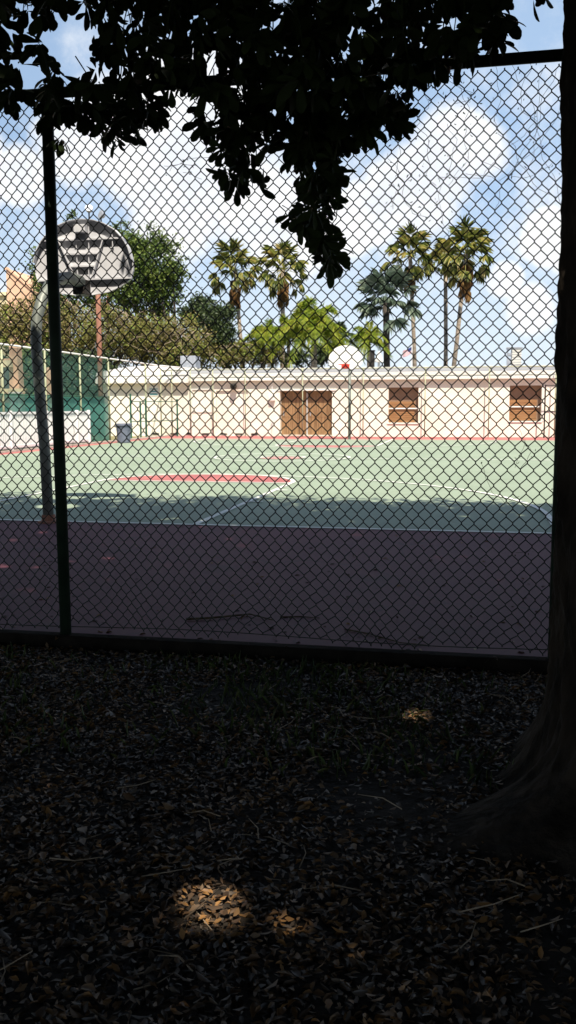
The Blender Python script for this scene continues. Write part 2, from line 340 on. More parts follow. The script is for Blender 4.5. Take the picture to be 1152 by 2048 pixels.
# ------------------------------------------------------------------ ground, court, paint
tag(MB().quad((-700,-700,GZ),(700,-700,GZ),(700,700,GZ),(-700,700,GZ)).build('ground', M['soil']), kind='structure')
tag(MB().box(-9.0, 17, -5.07, 31.2, GZ-0.3, 0).build('court', M['red_court'], bevel=0.008), kind='structure')
g = MB().use(M['green_court']).quad((-8.45,0,0.004),(9.0,0,0.004),(9.0,27.49,0.004),(-8.45,27.49,0.004))
tag(g.build('court_surface', M['green_court']), kind='structure')
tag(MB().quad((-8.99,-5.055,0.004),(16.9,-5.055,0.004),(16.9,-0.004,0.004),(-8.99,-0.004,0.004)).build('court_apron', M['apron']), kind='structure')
ZL, ZR = 0.012, 0.008
def line(mb, x0, y0, x1, y1, wd=0.08, z=ZL):
    d = Vector((x1-x0, y1-y0, 0)).normalized(); n = Vector((-d.y, d.x, 0))*wd/2
    mb.quad((x0-n.x,y0-n.y,z),(x0+n.x,y0+n.y,z),(x1+n.x,y1+n.y,z),(x1-n.x,y1-n.y,z))
def arc(mb, cx, cy, r, a0, a1, wd=0.08, z=ZL, n=64):
    for i in range(n):
        t0, t1 = a0+(a1-a0)*i/n, a0+(a1-a0)*(i+1)/n
        p = lambda t, q: (cx+q*math.cos(t), cy+q*math.sin(t), z)
        mb.quad(p(t0,r-wd/2), p(t0,r+wd/2), p(t1,r+wd/2), p(t1,r-wd/2))
LC = 27.49
mk = MB().use(M['line']); z = [ZL]
def nl():  z[0] += 0.0006; return z[0]
line(mk, -8.5, 0, 9.0, 0, 0.08, nl()); line(mk, -8.5, LC, 9.0, LC, 0.08, nl()); line(mk, -8.5, LC/2, 9.0, LC/2, 0.08, nl())
for s, y0 in ((1, 0.0), (-1, LC)):
    ft = 5.88
    line(mk, 1.83, y0, 1.83, y0+s*ft, 0.08, nl()); line(mk, -1.83, y0, -1.83, y0+s*ft, 0.08, nl())
    line(mk, -1.83, y0+s*ft, 1.83, y0+s*ft, 0.08, nl())
    arc(mk, 0, y0+s*ft, 1.83, 0 if s > 0 else math.pi, math.pi if s > 0 else 2*math.pi, 0.09, nl())
    arc(mk, 0, y0+s*1.6, 6.01, rad(-4) if s > 0 else rad(176), rad(184) if s > 0 else rad(364), 0.08, nl(), 96)
    line(mk, 6.01, y0, 6.01, y0+s*1.2, 0.08, nl()); line(mk, -6.01, y0, -6.01, y0+s*1.2, 0.08, nl())
    for q in (2.6, 3.5, 4.4):
        for sg in (-1, 1): line(mk, sg*1.86, y0+s*q, sg*2.06, y0+s*q, 0.08, nl())
arc(mk, 0, LC/2, 1.83, 0, 2*math.pi, 0.08, nl()); arc(mk, 0, LC/2, 0.62, 0, 2*math.pi, 0.08, nl())
tag(mk.build('court_markings', M['line']), kind='structure')
rp = MB().use(M['red_court'])
for s, y0 in ((1, 0.0), (-1, LC)):
    b = len(rp.v); n = 40
    rp.v += [(1.80*math.cos(math.pi*i/n), y0+s*(5.88+1.80*math.sin(math.pi*i/n)), ZR) for i in range(n+1)]
    rp.face(range(b, b+n+1) if s > 0 else range(b+n, b-1, -1))
b = len(rp.v); rp.v += [(0.60*math.cos(2*math.pi*i/32), LC/2+0.60*math.sin(2*math.pi*i/32), ZR) for i in range(32)]; rp.face(range(b, b+32))
tag(rp.build('court_red_zones', M['red_court']), kind='structure')
tag(MB().box(-9.0, 17, -5.155, -5.072, GZ-0.3, 0.012).build('court_edge', mat('edge_strip_dark', (0.010,0.009,0.008), (0.022,0.019,0.016), 0.95, 6, spec=0.05, bump=0.3), bevel=0.006), kind='structure')  # near-black strip added along the slab front, shade put into its colour
tag(MB().box(-9.12, -9.0, -5.0, 31, -0.2, 0.06).build('court_kerb', M['kerb'], bevel=0.01), kind='structure')
tag(MB().box(-40, -9.12, 5, 60, -0.2, -0.03).build('lawn_strip', mat('verge', (0.16,0.15,0.07), (0.26,0.23,0.12), 0.95, 2)), kind='structure')

# ------------------------------------------------------------------ near chain link fence
FY = -5.1; FH = 3.2
fence = empty('chain_link_fence', (2.57, FY, 0), 'tall dark green chain link fence between the leafy ground and the court, nearest to us', 'fence')
PW, PH = 0.0695, 0.0845; RW = 0.0033
def chain_mesh(x0, x1, z0, z1, pw, ph, rw, sides, Yf, wob=0.0, bends=2):
    nw = int((x1-x0)/(pw/2)); nr = int(round((z1-z0)/(ph/2)))
    xs = x0 + np.arange(nw)*(pw/2)
    k = np.arange(nr+1)
    amp = pw/4 + rw*0.35
    side = np.where((k[None,:]+np.arange(nw)[:,None]) % 2 == 0, -1.0, 1.0)
    # every bend is two points: the wire turns round its neighbour there
    if bends == 2:
        kk = np.repeat(k, 2); sg = np.repeat(side, 2, axis=1)
        dz = np.tile([-rw*1.25, rw*1.25], nr+1)
    else: kk = k; sg = side; dz = np.zeros(nr+1)
    X = xs[:,None] + sg*amp
    Z = z0 + kk[None,:]*(ph/2) + dz[None,:] + np.zeros((nw,1))
    Y = np.where(sg > 0, 0.8, -0.8)*rw*np.tile([1,-1], len(kk))[:len(kk)][None,:] if bends == 2 else np.zeros_like(X)
    P = np.stack([X, Yf+Y+0*X, Z], -1)
    if wob:
        lowf = np.clip((0.55-(Z-z0))/0.55, 0, 1)
        P[...,0] += wob*(0.5*np.sin(X*3.1+Z*2.3)+0.4*np.sin(X*7.7-Z*4.1)+0.35*np.sin(Z*11+X*1.3)) + lowf*0.012*np.sin(X*13+Z*9)
        P[...,2] += wob*(0.6*np.sin(X*2.3+1.0)+0.35*np.sin(X*9.1+Z*3.7)) + lowf*(0.022*np.sin(X*5.3)+0.012*np.sin(X*17.0+Z*6))
        P[...,1] += 0.010*np.sin(X*2.1+Z*1.7) + lowf*0.03*np.sin(X*4.7+0.5)
    t = np.empty_like(P); t[:,1:-1] = P[:,2:]-P[:,:-2]; t[:,0] = P[:,1]-P[:,0]; t[:,-1] = P[:,-1]-P[:,-2]; t = norm(t)
    a = norm(np.cross(t, np.array([0,1.0,0]))); b = np.cross(t, a)
    th = 2*np.pi*np.arange(sides)/sides
    V = P[:,:,None,:] + rw*(np.cos(th)[None,None,:,None]*a[:,:,None,:] + np.sin(th)[None,None,:,None]*b[:,:,None,:])
    nv = P.shape[1]
    i, j, q = np.meshgrid(np.arange(nw), np.arange(nv-1), np.arange(sides), indexing='ij')
    idx = lambda jj, qq: (i*nv+jj)*sides + qq % sides
    F = np.stack([idx(j,q), idx(j,q+1), idx(j+1,q+1), idx(j+1,q)], -1).reshape(-1,4)
    return V.reshape(-1,3), [F]
V, F = chain_mesh(-0.45, 8.62, 0.035, FH-0.02, PW, PH, RW, 5, FY+0.045, 0.005)
np_mesh('wire_mesh', V, F, M['fence_black'], fence, True)
posts = [(-0.42,0), (2.59,0), (5.505,0), (8.52,0)]
for x, _ in posts:
    lean = -0.006 if x < 4 else 0.0
    MB().tube([(x-lean, FY, -0.12), (x, FY, 1.5), (x+lean, FY, FH-0.015)], 0.0345, 20).build('post', M['fence_post'], fence, True)
MB().tube([(-0.6, FY, FH), (2.0, FY, FH+0.004), (5.0, FY, FH-0.004), (8.6, FY, FH)], 0.030, 16).build('top_rail', M['fence_post'], fence, True)
t = MB()
t.tube([(x, FY+0.04, 0.05+0.012*math.sin(x*2.3)) for x in np.linspace(-0.45, 8.6, 40)], 0.003, 5)
t.build('tension_wire', M['fence_black'], fence)
for x, _ in posts:
    for zz in (0.35, 0.95, 1.55, 2.15, 2.75): MB().tube([(x-0.04, FY+0.043, zz), (x, FY+0.052, zz+0.006), (x+0.04, FY+0.043, zz)], 0.0026, 5).build('tie_wire', M['fence_black'], fence)
    MB().lathe([(0.040,-0.10),(0.040,-0.035),(0.036,-0.03)], (x, FY, FH-0.02), 16).build('post_cap', M['fence_post'], fence)

# ------------------------------------------------------------------ thin dry vines on the fence
def vine(px, name, label, n_leaf, spread, seeds, rr=0.0012, amp=0.05):
    root = MB(); lv = []; ld = []
    rs = random.Random(seeds)
    for path in px:
        pts = [at(u, v, FY+0.03+rs.uniform(-0.02,0.03)) for u, v in path]
        P = []
        for i in range(len(pts)-1):
            for k in range(6):
                q = pts[i]*(1-k/6)+pts[i+1]*(k/6)
                P.append(q)
        P.append(pts[-1]); ph = rs.uniform(0,6); ph2 = rs.uniform(0,6)
        P = [p + np.array([amp*0.35*math.sin(i*0.55+ph)+amp*0.2*math.sin(i*1.4+ph2), 0.012*math.sin(i*0.9+ph), amp*0.35*math.cos(i*0.45+ph2)]) for i, p in enumerate(P)]
        root.tube([tuple(p) for p in P], rr, 4)
        for i in range(n_leaf):
            p = P[rs.randrange(len(P))]; lv.append(p+np.array([rs.gauss(0,spread),rs.uniform(-0.01,0.01),rs.gauss(0,spread)])); ld.append((rs.gauss(0,1),rs.gauss(0,.4),rs.gauss(-0.4,1)))
    o = root.build(name, M['vine'])
    tag(o, label, 'vine')
    if lv:
        n = len(lv); lv = np.array(lv); ld = np.array(ld)
        V, F = place(leaf_template([(0.3,0.28),(0.65,0.32)], 0.5, 0.4), lv, ld, rnd_dirs(n), NR.uniform(0.010,0.022,n), NR.uniform(0.007,0.014,n))
        np_mesh('leaves', V, F, M['leaf_near'], o)
    return o
vine([[(1060,120),(1040,190),(1070,240),(1010,310),(960,350),(880,360)],[(1090,130),(1075,250),(1030,330),(985,420)],[(985,120),(995,200),(1000,270),(1040,330),(1110,390)],
      [(1120,230),(1060,300),(1000,370),(930,345)],[(1110,140),(1085,230),(1050,330)],[(1020,120),(1055,200),(1090,300),(1120,420)],[(1100,330),(1050,350),(960,330)]],
     'dry_vine', 'thin dry vine hanging in long strands on the mesh beside the tree trunk', 5, 0.012, 3, amp=0.05)
vine([[(830,140),(850,210),(840,260),(855,320),(870,370)],[(880,130),(915,170),(940,240),(930,300),(900,370)],[(800,230),(790,300),(800,360),(780,420)],[(870,160),(905,150),(950,180),(910,215)],[(900,240),(905,320),(880,420),(890,480)],[(785,300),(790,360),(825,410),(845,440)]],
     'dry_vine', 'thin dry vine with small withered leaves over the big white cloud', 22, 0.05, 5, amp=0.06)
vine([[(1040,860),(1060,900),(1045,940)],[(1050,880),(1030,935)],[(960,930),(985,980),(1010,1010),(1040,990)],[(1062,1100),(1030,1105)]],
     'dry_vine', 'short dry vine scraps low on the mesh next to the right fence post', 3, 0.02, 8, amp=0.02)
vine([[(150,855),(140,895),(132,925)],[(330,330),(370,322),(430,315)],[(340,345),(360,325),(395,330)],[(370,345),(400,360)]],
     'dry_vine', 'faint dry vine wisps right of the tall dark fence post', 3, 0.02, 9, amp=0.03)
vine([[(62,525),(64,560),(68,590)],[(48,530),(66,545)]], 'dry_vine', 'dark withered vine tuft left of the tall fence post', 9, 0.014, 12, amp=0.01)

# ------------------------------------------------------------------ shade tree
TX, TY = 5.785, -6.72
tree = empty('shade_tree', (TX, TY, GZ), 'big shade tree with flared trunk at right edge and dark leaves overhead', 'tree')
n_th, zs = 260, np.concatenate([np.linspace(-0.2, 1.2, 120), np.linspace(1.22, 5.2, 150)])
th = np.linspace(0, 2*np.pi, n_th, endpoint=False)
roots = [(212,0.58,15,0.095),(172,0.16,20,0.16),(258,0.40,20,0.20),(310,0.4,22,0.4),(20,0.4,24,0.4),(75,0.38,22,0.35),(128,0.30,20,0.35)]
Vt = []
for z0 in zs:
    zz = max(z0-GZ, -0.1)
    r = np.full(n_th, 0.375 + 0.02*math.sin(z0*1.7) + (0.05*max(0, z0-3.2)))
    for a, A, wd, dec in roots:
        dd = (np.degrees(th)-a+180) % 360-180
        r += A*np.exp(-(dd/wd)**2/2)*np.exp(-zz/dec)
    r += 0.055*np.exp(-zz/0.30)
    r += 0.010*np.abs(np.sin(th*21+1.7*np.sin(z0*7+th*3)+z0*3))*(0.6+0.4*np.sin(z0*19+th*11)) + 0.006*np.sin(th*47+4*np.sin(z0*9))*np.sin(z0*37+th*5)
    r += 0.012*np.sin(th*9+z0*2.1)+0.008*np.sin(th*17-z0*5.3)+0.006*np.sin(th*31+z0*13)
    Vt.append(np.stack([TX+r*np.cos(th)-0.036*z0, TY+r*np.sin(th), np.full(n_th, z0)], -1))
Vt = np.array(Vt).reshape(-1,3)
i, q = np.meshgrid(np.arange(len(zs)-1), np.arange(n_th), indexing='ij')
F = np.stack([i*n_th+q, i*n_th+(q+1)%n_th, (i+1)*n_th+(q+1)%n_th, (i+1)*n_th+q], -1).reshape(-1,4)
np_mesh('trunk', Vt, [F], M['bark'], tree, True)
limbs = [[(5.74,-6.7,4.9),(4.6,-6.3,5.3),(3.2,-6.0,5.2),(1.6,-5.9,5.4),(-0.6,-5.8,5.6)],
         [(5.74,-6.7,4.9),(6.0,-5.4,6.0),(6.3,-3.9,7.0),(6.2,-2.6,7.8)],
         [(5.74,-6.7,4.9),(7.4,-7.2,6.0),(9.6,-7.6,6.8),(12.5,-8,7.4)],
         [(5.74,-6.7,4.9),(5.2,-8.2,6.0),(4.4,-10.5,6.9),(3.2,-13.5,7.5),(2.0,-17,7.8)],
         [(5.2,-6.5,5.1),(3.8,-5.4,6.2),(2.0,-4.2,7.2),(0.4,-3.2,7.8)]]
for L in limbs:
    MB().tube(L, list(np.linspace(0.24, 0.07, len(L))), 12).build('branch', M['bark'], tree, True)

# sun patches: gaps left open in the crown along the sun's rays
holes = [
         ((1.15,-2.9,0),0.14),((0.95,-2.85,0),0.08),((1.4,-2.7,0),0.07),
         ((-0.25,1.2,3.45),0.55),((0.05,1.2,3.55),0.45),((-0.5,1.2,3.2),0.5),((0.1,1.2,3.1),0.35),((-0.1,0.1,2.5),0.25),((5.3,-0.30,0),0.22),((5.7,-0.15,0),0.22),((4.9,-0.45,0),0.12),((1.5,0.42,0),0.28),((1.2,0.5,0),0.22),((1.9,0.3,0),0.16),((0.3,-0.9,0),0.10),((2.1,-1.4,0),0.10),((2.6,-0.35,0),0.12),
         ((-1.5,1.1,0),0.2),((-0.9,1.3,0),0.18),((-0.5,0.9,0),0.13),((0.15,1.6,0),0.15),((-1.9,0.7,0),0.14),((3.2,1.7,0),0.14),((5.6,1.8,0),0.2),((4.9,1.5,0),0.12)]
rh = random.Random(5)
spots = [((4.30,-7.73,GZ),0.058),((4.10,-7.89,GZ),-0.012),((4.58,-7.86,GZ),-0.015),((4.97,-5.60,GZ),0.085),((4.94,-5.44,GZ),0.05),((4.79,-5.98,GZ),0.02),((4.98,-5.95,GZ),-0.01),((4.16,-2.42,0),-0.02),((4.86,-4.40,0),0.0),((4.97,-4.42,0),-0.015),((5.24,-2.79,0),-0.02),((4.14,-3.35,0),-0.02)]
for h, r in holes:
    if h[2] > 1: spots.append((h, r)); continue
    for k in range(3):
        spots.append(((h[0]+rh.gauss(0,r*0.8), h[1]+rh.gauss(0,r*0.5), h[2]), rh.uniform(-0.12,0.12)*r))
for k in range(46):
    spots.append(((rh.uniform(-2,7), rh.uniform(-4.6,2.2), 0), rh.uniform(-0.01,0.012)))
def sun_open(Pts, extra=0.0):
    keep = np.ones(len(Pts[0]), bool)
    for h, r in spots:
        for Pt in Pts:
            d = Pt-np.array(h); s = d @ SUN
            keep &= ~((np.einsum('ij,ij->i', d, d)-s*s < (r+extra)**2) & (s > 1.0))
    return keep
T_OB = leaf_template([(0.14,0.13),(0.38,0.33),(0.62,0.49),(0.82,0.45),(0.95,0.24)], 0.12, 0.16)
# (1) hanging boughs seen against the sky: whorls of leaves on drooping twigs
polys = [([(-80,-70),(50,-70),(52,60),(30,110),(52,150),(35,180),(-80,170)], 78),
         ([(8,180),(34,180),(30,205),(14,205)], 3),
         ([(50,-70),(150,-70),(120,10),(95,60),(75,60),(55,20)], 26),
         ([(75,75),(100,100),(125,150),(105,180),(75,185),(85,130)], 14),
         ([(150,-70),(1010,-70),(1000,10),(950,70),(975,100),(860,140),(800,180),(560,195),(400,172),(340,178),(250,188),(120,190),(130,160),(180,140),(170,60)], 390),
         ([(300,-70),(900,-70),(850,110),(700,170),(430,110),(260,150)], 110),
         ([(120,185),(340,185),(300,235),(268,275),(235,290),(200,240),(160,225)], 52),
         ([(400,175),(555,175),(545,270),(535,320),(520,375),(500,380),(460,372),(448,340),(450,300),(412,258)], 88),
         ([(560,175),(800,175),(800,240),(740,258),(690,280),(672,340),(590,330),(572,270)], 140),
         ([(590,320),(672,335),(660,380),(655,430),(668,465),(640,470),(600,445),(610,390)], 40),
         ([(640,455),(672,455),(664,532),(650,528)], 13),
         ([(945,60),(1005,5),(1012,55),(985,95)], 12),
         ([(85,185),(125,195),(118,230),(92,230)], 11)]
gaps = [(135,85,40),(160,120,22),(66,150,20),(425,132,15),(551,45,10),(505,100,9),(480,92,8),(548,322,20),(60,45,10),(215,150,10),(265,130,6),(648,22,6),(635,100,6),(860,60,8),(745,90,6),(910,40,8),(420,210,8),(340,60,7),(250,40,6),(560,300,10),(620,260,8),(520,150,9),(770,150,7),(700,60,7),(470,170,8),(300,150,8),(180,20,7),(600,180,8),(690,220,7),(840,110,7),(20,60,8),(25,130,8),(545,225,10),(480,250,8),(630,330,9),(585,110,6),(730,20,6),(395,90,6)]
def inpoly(p, poly):
    x, y = p; c = False; n = len(poly)
    for i in range(n):
        x1, y1 = poly[i]; x2, y2 = poly[(i+1) % n]
        if (y1 > y) != (y2 > y) and x < (x2-x1)*(y-y1)/(y2-y1)+x1: c = not c
    return c
cl = []
for poly, cnt in polys:
    xs_, ys_ = [p[0] for p in poly], [p[1] for p in poly]; k = 0
    while k < cnt:
        p = (R_.uniform(min(xs_), max(xs_)), R_.uniform(min(ys_), max(ys_)))
        if inpoly(p, poly):
            Yd = R_.uniform(-6.75, -5.35) if p[1] < 180 else R_.uniform(-6.2, -5.4)
            cl.append(at(p[0], p[1], Yd)); k += 1
cl.append(at(1066,-8,-5.9)); cl.append(at(1085,-20,-5.9)); cl.append(at(122,275,-5.3)); cl.append(at(665,500,-5.6)); cl.append(at(585,428,-5.7))
pos, dr, nr_ = [], [], []
for c in cl:
    ax = norm(np.array([R_.gauss(0,0.5), R_.gauss(0,0.5), -0.55+R_.gauss(0,0.45)]))
    e1 = norm(np.cross(ax, np.array([0.31,0.77,0.2]))); e2 = np.cross(ax, e1)
    n = R_.randint(5, 8); p0 = R_.uniform(0, 6.28)
    for k in range(n):
        a = p0+6.283*k/n+R_.gauss(0,0.2); tilt = R_.uniform(0.55, 1.25)
        d = ax*math.cos(tilt)+(e1*math.cos(a)+e2*math.sin(a))*math.sin(tilt)+np.array([0,0,-0.18])
        pos.append(c+d*0.012); dr.append(d); nr_.append(-ax+np.array([0.1,-0.55,0])+0.35*np.array([R_.gauss(0,1),R_.gauss(0,1),R_.gauss(0,1)]))
pos, dr, nr_ = np.array(pos), norm(np.array(dr)), np.array(nr_)
Ln = NR.uniform(0.065, 0.105, len(pos)); keep = sun_open([pos+dr*Ln[:,None]*f_ for f_ in (0.3,0.8)], 0.02)
for f_ in (0.05, 0.5, 1.0):
    u_, v_, z_ = project(pos+dr*(Ln*f_)[:,None])
    for gx, gy, gr in gaps: keep &= ~((u_-gx)**2+(v_-gy)**2 < gr*gr)
near = place(T_OB, pos[keep], dr[keep], nr_[keep], Ln[keep], Ln[keep]*NR.uniform(0.36,0.48,keep.sum()))
# twigs carrying the whorls
tw = []
for c in cl[::3]:
    pu, pv, pz = project(c+np.array([0,0,0.12]))
    if any((pu-gx)**2+(pv-gy)**2 < (gr+35)**2 for gx, gy, gr in [(135,85,40),(160,120,22),(66,150,20),(60,45,10),(100,100,40)]): continue
    e = c+np.array([R_.gauss(0,0.06), R_.gauss(0,0.06), R_.uniform(0.12,0.28)]); b_ = MB(); b_.tube([tuple(c), tuple((c+e)/2+np.array([R_.gauss(0,.015),0,0])), tuple(e)], [0.002,0.003,0.0035], 4, False)
    tw.append((np.array(b_.v), [np.array(b_.f)]))
# (2) the unseen rest of the crown, widened overhead and behind to block sky light: it shades the ground and the near end of the court
def crown_pts(n):
    P = np.stack([NR.uniform(-10,19,n), NR.uniform(-24,-0.6,n), NR.uniform(3.9,9.6,n)], -1)
    x, y, zc = P.T
    front = -1.25 + 0.35*np.sin(x*1.1+0.6) + 0.45*np.sin(x*2.6) + 0.30*np.sin(x*5.3+1.0) + 0.55*np.exp(-((x-2.6)/1.1)**2) - 0.35*np.exp(-((x-6.0)/0.8)**2)      # uneven outer edge
    k = y < front
    top = 9.6-0.20*np.maximum(0, y+4.6)**2
    k &= zc < top
    k &= zc > 3.9 + 0.9*np.clip((y+9)/4, 0, 1)*(y > -9)
    return P[k]
P = crown_pts(12500)
def skirt(n, x0, x1, y0, y1, z0, z1): return np.stack([NR.uniform(x0,x1,n), NR.uniform(y0,y1,n), NR.uniform(z0,z1,n)], -1)  # unseen low boughs added round the crown to block side and back light
P = np.concatenate([P, skirt(1500,-4.5,-2.6,-16,-5.6,0.9,5), skirt(1500,10.0,12.0,-16,-5.6,0.9,5), skirt(1900,-4,12,-17.5,-15.6,0.9,5), skirt(500,-4.5,-0.6,-5.6,-4.9,3.6,5.5), skirt(600,8.0,12,-5.6,-4.6,3.0,5.5), skirt(1500,-3.4,0.2,-5.6,-1.5,1.9,5.2), skirt(1700,6.5,10,-5.0,-0.8,1.6,6)])
ncl = 44
pp = np.repeat(P, ncl, axis=0)+NR.normal(size=(len(P)*ncl,3))*np.array([0.36,0.36,0.22])
u_, v_, z_ = project(pp)
vis = (z_ > 0.05) & (v_ > -75) & (u_ > -380) & (u_ < 1530)
dd0 = norm(NR.normal(size=(len(pp),3))*np.array([1,1,0.35])+np.array([0,0,-0.25]))
keep = ~vis & sun_open([pp+dd0*f_ for f_ in (0.03,0.11,0.2)], 0.042) & (pp[:,2] > 3.3)
pp = pp[keep]; n = len(pp)
dd = dd0[keep]; nn = norm(NR.normal(size=(n,3))*0.45+np.array([0,0,1]))
Lc = NR.uniform(0.17,0.28,n)
far_ = place(SIMPLE, pp, dd, nn, Lc, Lc*0.5)
V, F = join_faces([near, far_]+tw)
np_mesh('crown', V, F, M['leaf_near'], tree)

# ------------------------------------------------------------------ leaf litter, grass, fallen wood
n = 112000
P = np.stack([NR.uniform(0.4,7.4,n), NR.uniform(-9.6,-5.2,n), GZ+NR.uniform(0.0,0.03,n)], -1)
uu, vv, zz_ = project(P); P = P[(uu > -1500) & (uu < 1900) & (vv < 2500)]; n = len(P)
bald = np.sin(P[:,0]*2.1+P[:,1]*1.7)+np.sin(P[:,0]*4.3-P[:,1]*3.1+1)+NR.normal(size=n)*0.9
P = P[bald > -1.25-0.5*np.sin(P[:,0]*9.1+2*np.sin(P[:,1]*7.3))]; n = len(P)
d = NR.normal(size=(n,3))*np.array([1,1,0.16]); nn = norm(np.array([0,0,1.0])+NR.normal(size=(n,3))*0.34)
L = NR.uniform(0.016,0.037,n)*np.where(NR.uniform(size=n)<0.07,1.6,1.0)
parts = []
for (T, a, b) in ((leaf_template([(0.2,0.3),(0.6,0.48)],0.25,0.12),0,0.4),(leaf_template([(0.2,0.3),(0.6,0.5)],-0.2,-0.15),0.4,0.75),(leaf_template([(0.25,0.34),(0.65,0.46)],0.6,0.3),0.75,1.0)):
    s = slice(int(a*n), int(b*n)); parts.append(place(T, P[s], d[s], nn[s], L[s], L[s]*NR.uniform(0.34,0.60,L[s].shape[0])))
V, F = join_faces(parts)
tag(np_mesh('leaf_litter', V, F, M['litter']), 'carpet of dry brown fallen leaves covering the shaded ground', 'fallen leaves', kind='stuff')
n = 420
P = np.stack([NR.uniform(-1,8,n), -5.15+NR.uniform(0,1,n)**1.8*5.2, np.full(n,0.006)], -1)
d = NR.normal(size=(n,3))*np.array([1,1,0.12]); L = NR.uniform(0.025,0.06,n)
V, F = place(leaf_template([(0.25,0.32),(0.65,0.45)],0.4,0.25), P, d, norm(np.array([0,0,1.0])+NR.normal(size=(n,3))*0.25), L, L*0.45)
tag(np_mesh('court_leaves', V, F, M['litter']), 'scattered dry leaves lying on the red court edge behind the fence', 'fallen leaves', kind='stuff')
n = 5200
P = np.stack([NR.uniform(0.3,7.5,n), -5.28-NR.uniform(0,1,n)**1.3*1.5, np.full(n,GZ-0.004)], -1)
k = (np.sin(P[:,0]*3.1+P[:,1]*2.0)+np.sin(P[:,0]*1.3+2)+NR.normal(size=n)*0.7 + (4.2-P[:,0])*0.5) > 0.1; P = P[k]; n = len(P)
d = NR.normal(size=(n,3))*np.array([0.45,0.45,0.1])+np.array([0,0,1.0]); L = NR.uniform(0.03,0.10,n)
V, F = place(leaf_template([(0.2,0.5),(0.6,0.4)],0.3,0.3), P, d, NR.normal(size=(n,3)), L, np.full(n,0.006))
tag(np_mesh('grass', V, F, M['blade']), 'sparse thin grass blades along the foot of the fence', 'grass', kind='stuff')
def stick(pts, r, name, label, cat):
    o = MB().tube(pts, list(np.linspace(r, r*0.45, len(pts))), 7).build(name, M['deadwood'], None, True); return tag(o, label, cat)
g0 = lambda u, v, z: (lambda d: CAM+d*((z-CAM[2])/d[2]))(vdir(u, v))
stick([tuple(g0(u,v,0.016)) for u, v in [(372,1238),(420,1236),(470,1231),(500,1228),(545,1240)]], 0.009, 'fallen_branch', 'bent fallen branch lying on the red paving behind the fence', 'branch')
stick([tuple(g0(u,v,0.01)) for u, v in [(560,1234),(600,1233),(640,1236)]], 0.006, 'twig', 'short thin twig lying on the red paving right of the bent branch', 'twig')
stick([tuple(g0(u,v,0.012)) for u, v in [(690,1258),(740,1268),(800,1285),(860,1291)]], 0.006, 'fallen_branch', 'long thin fallen branch lying near the fence foot at right', 'branch')
tb = MB()
for k in range(260):
    x, y = R_.uniform(1.2,7), R_.uniform(-9.3,-5.3); a = R_.uniform(0,3.14); l = R_.uniform(0.06,0.22); zt_ = GZ+R_.uniform(0.012,0.04)
    tb.tube([(x,y,zt_),(x+l*0.5*math.cos(a),y+l*0.5*math.sin(a),zt_+R_.uniform(-.004,.014)),(x+l*math.cos(a+.2),y+l*math.sin(a+.2),zt_)], [0.0022,0.0018,0.001], 5, False)
tag(tb.build('twig_litter', M['twig']), 'broken bits of dry twig strewn through the fallen leaves', 'twig litter', kind='stuff')
stick([tuple(g0(u,v,GZ+0.05)) for u, v in [(655,1480),(700,1474),(735,1468)]], 0.004, 'twig', 'thin bare twig lying among the dry leaves', 'twig')
stick([tuple(g0(u,v,GZ+0.04)) for u, v in [(368,1838),(400,1812),(438,1776)]], 0.003, 'twig', 'pale thin twig lying in the bright sun patch', 'twig')

# ------------------------------------------------------------------ near basketball hoop, seen from behind
hoop = empty('basketball_hoop', (0,-0.09,0), 'near basketball hoop with bent grey pole and fan shaped board seen from behind', 'basketball hoop')
MB().tube([(0,-0.09,0),(-0.02,-0.09,0.9),(-0.07,-0.09,1.75),(-0.09,-0.08,2.2),(-0.085,-0.05,2.45),(-0.06,0.05,2.68),(-0.04,0.22,2.87),(-0.02,0.45,2.98),(-0.01,0.72,3.03),(0,1.02,3.02)], [0.064,0.064,0.064,0.064,0.066,0.068,0.070,0.074,0.078,0.078], 20).build('pole', M['galv'], hoop, True)
MB().lathe([(0.13,0),(0.13,0.02),(0.085,0.03),(0.08,0.10)], (0,-0.09,0), 18).build('base_plate', M['rust_pole'], hoop)
def fan(cx, k=1.0):
    half = [(0.0,3.84),(0.16,3.825),(0.32,3.775),(0.46,3.69),(0.57,3.58),(0.65,3.45),(0.69,3.30),(0.69,3.16),(0.66,3.06),(0.50,2.96),(0.34,2.90),(0.13,2.87),(0.09,2.87),(0.09,3.06)]
    L = [(-x, z) for x, z in half[1:]]
    return [(cx+x, z) for x, z in half] + [(cx+x, z) for x, z in L[::-1]]
outl = fan(-0.02)
bd = MB(); bd.prism_xz(outl, 1.205, 1.225)
bo = bd.build('backboard', M['board'], hoop)
fl = MB()
rim_o = [p for p in outl]
n = len(rim_o)
for i in range(n):            # rim flange standing off the back
    a, b = rim_o[i], rim_o[(i+1) % n]
    if max(a[1], b[1]) < 3.35: dpt = 1.185
    else: dpt = 1.125
    ca = (-0.02+(a[0]+0.02)*0.985, 3.3+(a[1]-3.3)*0.985); cb = (-0.02+(b[0]+0.02)*0.985, 3.3+(b[1]-3.3)*0.985)
    k = len(fl.v)
    fl.v += [(a[0],dpt,a[1]),(b[0],dpt,b[1]),(b[0],1.205,b[1]),(a[0],1.205,a[1]),(ca[0],dpt,ca[1]),(cb[0],dpt,cb[1]),(cb[0],1.205,cb[1]),(ca[0],1.205,ca[1])]
    for q in [(0,1,2,3),(4,7,6,5),(0,4,5,1)]: fl.face([k+j for j in q])
fl.build('flange', M['board'], bo)
